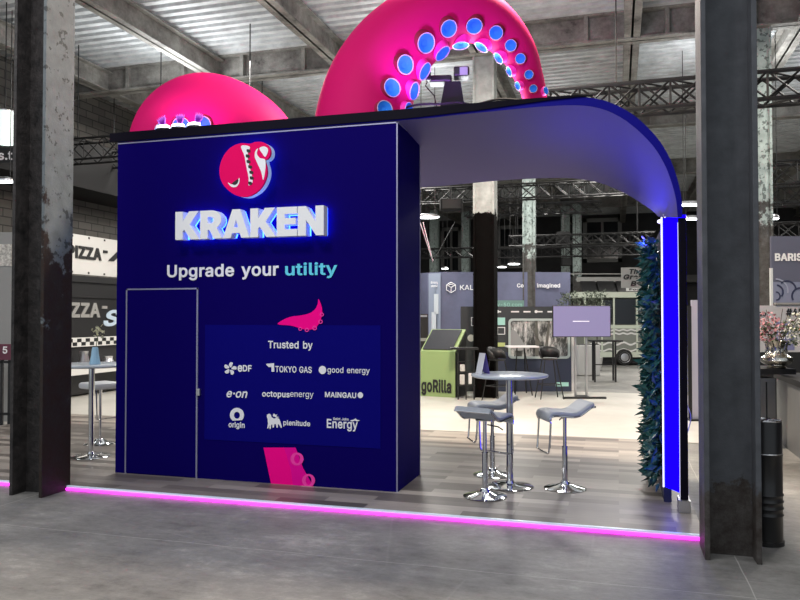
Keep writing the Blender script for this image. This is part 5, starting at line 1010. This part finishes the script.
# planter box left of black table
t = thing('white_planter', 'pale grey planter trough below the right half of the monitor', 'planter', facing(590, 21.), YAW); k = 21.
MB().box((lx(578, 590, k), 0, .0125), (lx(600, 590, k), .4, lz(345, k)), bev=.02).build('trough', mat('pale_grey_laminate', (.5, .5, .49), .5), t)
MB().box((lx(579, 590, k), .03, lz(345, k)), (lx(599, 590, k), .37, lz(344.5, k))).build('soil', M_blackm, t)

# ------------------------------------------------------------------ right side: canister, counter, vase, signs
p = atz(769, 541, 0); ang_p = aty(769, 541, 6.15)
t = thing('slim_canister', 'slim black ribbed canister standing right behind the right hand column', 'canister', (aty(765.5, 500, 6.14).x, 6.14, 0))
zc = aty(769, 421, 6.13).z; r = .118
prof = [(0, 0), (r*1.08, 0), (r*1.08, .03), (r, .035)]
for zz_ in (.22, .27, .32, .37): prof += [(r, zz_-.012), (r*1.06, zz_), (r, zz_+.012)]
prof += [(r, .66), (r*1.05, .67), (r, .68), (r, zc-.01), (r*.98, zc), (r*.9, zc), (r*.9, zc-.03), (0, zc-.03)]
MB().lathe(prof, n=36).build('canister_body', mat('glossy_black_plastic', (.01, .01, .011), .3), t, smooth=True)
m = MB()
m.tube([(r*.96*math.cos(2*PI*i/24), r*.96*math.sin(2*PI*i/24), zc+.006) for i in range(25)], .004, 6); m.tube([(r*.5*math.cos(2*PI*i/24), r*.5*math.sin(2*PI*i/24), zc+.006) for i in range(25)], .003, 6)
for i in range(5): a = 2*PI*i/5; m.tube([(r*.1*math.cos(a), r*.1*math.sin(a), zc+.006), (r*.96*math.cos(a), r*.96*math.sin(a), zc+.006)], .003, 6)
m.build('wire_top', M_chrome, t); m = MB().tube([(r*1.01*math.cos(2*PI*i/24), r*1.01*math.sin(2*PI*i/24), .675) for i in range(25)], .005, 6); m.build('metal_band', M_alu, t)
MB().tube([(.015, 0, zc-.02), (.015, 0, aty(769, 382, 6.13).z)], .006, 6).build('thin_rod', M_black, t)
# long counter running away from the camera
M_cnt = mat('grey_counter', (.15, .155, .16), .45, var=.1)
t = thing('bar_counter', 'long grey bar counter with a black top running to the right photo edge', 'counter', (2.07, 9.4, 0))
MB().box((0, -4, .0), (.9, 1.75, .86)).build('counter_front', M_cnt, t); MB().box((-.03, -4, .86), (.95, 1.78, .93)).build('worktop', M_black, t)
MB().box((.35, -3.9, .93), (.9, 1.7, 1.16)).build('raised_shelf', M_black, t)
# further grey back panel and black shelf where the vase stands
k = 9.6; f = facing(776, k)
t = thing('black_side_counter', 'black topped grey counter carrying the silver flower vase', 'counter', f, YAW)
zt_ = lz(368, k)
MB().box((lx(758, 776, k)-.4, -.12, 0), (lx(770, 776, k), .5, zt_-.12)).build('counter_body', M_cnt, t)
MB().box((lx(758, 776, k)-.45, -.16, zt_-.07), (lx(789, 776, k), .5, zt_)).build('worktop', M_black, t)
M_sil = mat('antique_silver', (.62, .6, .54), .18, 1., bump=.35, bscale=22)
v_ = thing('silver_vase', 'bulbous silver vase full of pink and white blossom on the black counter', 'vase', f+Vector((0, 0, zt_+.001)))
s = .2/15.5*1.0
MB().lathe([(0, 0), (.11, 0), (.12, .01), (.1, .03), (.17, .06), (.2, .1), (.19, .14), (.13, .18), (.105, .23), (.115, .3), (.15, .35), (.14, .352), (.1, .3), (.09, .2), (0, .1)], n=36).build('vase_body', M_sil, v_, smooth=True)
m = MB()
for i in range(9):
    a = 2*PI*i/9; m.tube([(.135*math.cos(a), .135*math.sin(a), .19), (.112*math.cos(a), .112*math.sin(a), .25), (.125*math.cos(a), .125*math.sin(a), .31), (.155*math.cos(a), .155*math.sin(a), .355)], [.006, .016, .014, .008], 6)
m.build('fluting', M_sil, v_, smooth=True)
def blossoms(name, m_, cx, cz, rx, rz, n, sz):
    mb = MB()
    for i in range(n):
        a = random.uniform(0, 2*PI); r_ = math.sqrt(random.random()); c0 = Vector((cx+rx*r_*math.cos(a), random.gauss(0, .07), cz+rz*r_*math.sin(a)))
        d_ = Vector((random.gauss(0, 1), random.gauss(-.6, .6), random.gauss(0, 1))).normalized(); s_ = d_.cross(Vector((random.gauss(0, 1), random.gauss(0, 1), random.gauss(0, 1)))).normalized(); L = random.uniform(.5, 1.2)*sz
        mb.face([c0-d_*L*.5, c0+s_*L*.4, c0+d_*L*.5, c0-s_*L*.4])
    o = mb.build(name, m_, v_); o['kind'] = 'stuff'
blossoms('pink_blossom', mat('pink_petals', (.62, .3, .33), .7), -.12, .53, .2, .2, 300, .045)
blossoms('white_blossom', mat('white_petals', (.72, .72, .62), .7), .26, .5, .17, .22, 260, .045)
blossoms('coral_blossom', mat('coral_petals', (.75, .35, .25), .7), .33, .52, .06, .06, 60, .05)
blossoms('foliage', mat('vase_leaf', (.1, .13, .07), .7), .08, .45, .32, .16, 240, .05)
m = MB()
for i in range(16):
    a = random.uniform(-.9, .9); m.tube([(0, 0, .25), (.12*a, random.uniform(-.05, .05), .42), (.32*a, random.uniform(-.06, .06), .62+random.uniform(-.1, .15))], .004, 5)
m.build('twigs', mat('twig', (.08, .06, .045), .8), v_)
# signs at the far right
M_sgn = mat('slate_blue_sign', (.1, .105, .15), .5)
k = 12.5; x0 = 786; f = facing(x0, k); X = lambda px: lx(px, x0, k)
t = thing('barista_sign', 'large slate blue sign reading BARISTA with pale swirls below', 'sign', f+Vector((0, 0, 0)), YAW)
MB().box((X(772), 0, lz(303, k)), (X(826), .05, lz(236, k))).build('sign_panel', M_sgn, t)
MB().box((X(771), -.005, .93), (X(773.2), .04, lz(268, k))).build('side_post', mat('pale_post2', (.6, .63, .63), .4), t)
ltext('BARISTA', 775.5, 816, 260.8, 7.6, k, x0, mat('sign_white', (.8, .8, .8), .5), t, .045, y=-.005)
M_sw = mat('pale_swirl', (.3, .32, .42), .5); M_sd = mat('dark_swirl', (.025, .03, .07), .5)
MB().box((X(773.5), -.004, lz(302.5, k)), (X(826), 0, lz(282, k))).build('artwork_ground', mat('swirl_ground', (.2, .22, .31), .5), t)
def arcs_(cx, cy, r, a0, a1, w_, m_): 
    pts = [(cx+(r+w_)*math.cos(math.radians(a)), cy+(r+w_)*math.sin(math.radians(a))) for a in range(a0, a1+1, 10)]+[(cx+(r-w_)*math.cos(math.radians(a)), cy+(r-w_)*math.sin(math.radians(a))) for a in range(a1, a0-1, -10)]
    from_data('swirl', shape2d([[(X(a), lz(b, k)) for a, b in pts]], .006), lambda a, b, c: (a, -.008-c, b), m_, t)
arcs_(776, 291, 12, -90, 10, .7, M_sw); arcs_(776, 292, 7, -80, 40, .8, M_sd); arcs_(787, 290, 9, -130, -10, .8, M_sd); arcs_(800, 296, 8, 150, 300, .8, M_sd); arcs_(776, 296, 4, -90, 90, .6, M_sd)
k = 11.6; x0 = 780; t = thing('price_sign', 'white sign strip with dark lettering behind the pink blossom', 'sign', facing(x0, k), YAW); X = lambda px: lx(px, x0, k)
MB().box((X(757), 0, lz(352, k)), (X(830), .04, lz(305.5, k))).build('sign_panel', mat('pale_sign', (.5, .5, .52), .5), t)
MB().box((X(776), -.004, lz(350, k)), (X(794), 0, lz(322, k))).build('lilac_field', mat('lilac_field', (.2, .21, .38), .5), t)
ltext('po', 758, 766, 316, 5, k, x0, M_black, t, .02, y=-.005); ltext('#45', 786, 803, 316.5, 8, k, x0, M_black, t, .03, y=-.005)
ltext('bof,', 777.5, 790, 332, 6, k, x0, M_white, t, .02, y=-.008); ltext('info', 777.5, 789, 339, 6, k, x0, M_white, t, .02, y=-.008)
MB().box((X(757), -.0, 0), (X(830), .04, lz(352, k))).build('lower_panel', M_black, t)
MB().box((X(775), -.02, lz(304.6, k)), (X(830), .02, lz(302.6, k))).build('upper_bar', M_frame, t)
# pale post + black vertical panel between end post and right column
k = 12.; t = thing('banner_stand', 'narrow white roll-up banner seen between the lit end post and the right column', 'banner', facing(692, k), YAW); X = lambda px: lx(px, 692, k)
MB().box((X(688), 0, .04), (X(691.5), .03, lz(306, k))).build('dark_panel', M_black, t); MB().box((X(691.5), 0, .04), (X(698), .03, lz(300, k))).build('banner_sheet', mat('lavender_sheet', (.4, .4, .5), .5), t)
MB().box((X(687), -.1, .013), (X(699), .13, .04)).build('base_bar', M_black, t)

# ------------------------------------------------------------------ lights
w = bpy.data.worlds.new('world'); SC.world = w; w.use_nodes = True; bg = w.node_tree.nodes['Background']
bg.inputs[0].default_value = (.85, .92, 1, 1); bg.inputs[1].default_value = .62
DN = (0, 0, 0)
# rows of high lamps of the hall
for x, y, pw in [(-7, 13, 260), (-1.5, 12.8, 110), (4.5, 13, 200), (-6, 20, 420), (0, 20, 420), (-4, 28, 380), (2, 30, 380), (9, 20, 300), (-10.5, 17, 200)]:
    light('AREA', (x, y, 6.9), pw, (1, .96, .9), 1.2, DN)
for x, y, pw in [(-2, 2.2, 80), (4, 3, 60), (-8, 3.5, 125)]: light('AREA', (x, y, 6.9), pw, (1, .98, .96), 1.5, DN)  # unseen lamps added overhead to light the front concrete
light('AREA', (-1.2, 8.9, 6.9), 800, (1, .84, .66), .7, DN)
# unseen uplights added below the deck and above the booth roof
for x, y in [(-5, 16.5), (2.5, 16.5), (-9, 13.5), (-2, 24), (6, 19)]: light('AREA', (x, y, 6.2), 75, (.95, .98, 1), 1.2, (PI, 0, 0))
light('AREA', (-2.2, 9.0, 3.9), 200, (.93, .97, 1), 3.5, (PI, 0, 0), sy=.5)
# unseen area light added ahead of the booth to brighten its front
light('AREA', (-3.4, 2.6, 6.6), 120, (1, .97, 1), .8, (math.radians(42), 0, 0))
# magenta glow on the roof tentacles
light('SPOT', aty(430, 112, 7.2)+Vector((0, -.1, -.02)), 125, (.5, .2, 1), .12, (math.radians(158), 0, 0), 1.9)
light('SPOT', aty(182, 130, 6.95)+Vector((0, 0, .02)), 30, (1, .12, .75), .08, (math.radians(160), 0, 0), 2.6)
# blue lamps at the canopy joint
light('SPOT', (.22, 7.05, 2.35), 40, (.06, .05, 1), .05, (math.radians(168), math.radians(12), 0), 2.4)

for pre, g in (('flood_lamp', 'flood lamps on the booth roof'), ('cable', 'black cables on the roof edge'), ('potted_bush', 'bushes before the food truck'), ('packet', 'packets on the black rack'), ('steel_column', 'steel columns of the hall'), ('inflatable_tentacle', 'pink inflatable tentacles on the roof'), ('bar_table', 'round bar tables'), ('bar_stool', 'chrome bar stools'), ('high_table', 'high tables of the stands behind'), ('hanging_speaker', 'black boxes hung under the roof')):
    for o in bpy.data.objects:
        if o.parent is None and o.get('category') and o.name.split('.')[0] == pre: o['group'] = g
vs = SC.view_settings; vs.view_transform = 'Standard'; vs.look = 'None'; vs.exposure = 0; vs.gamma = 1; vs.use_curve_mapping = False
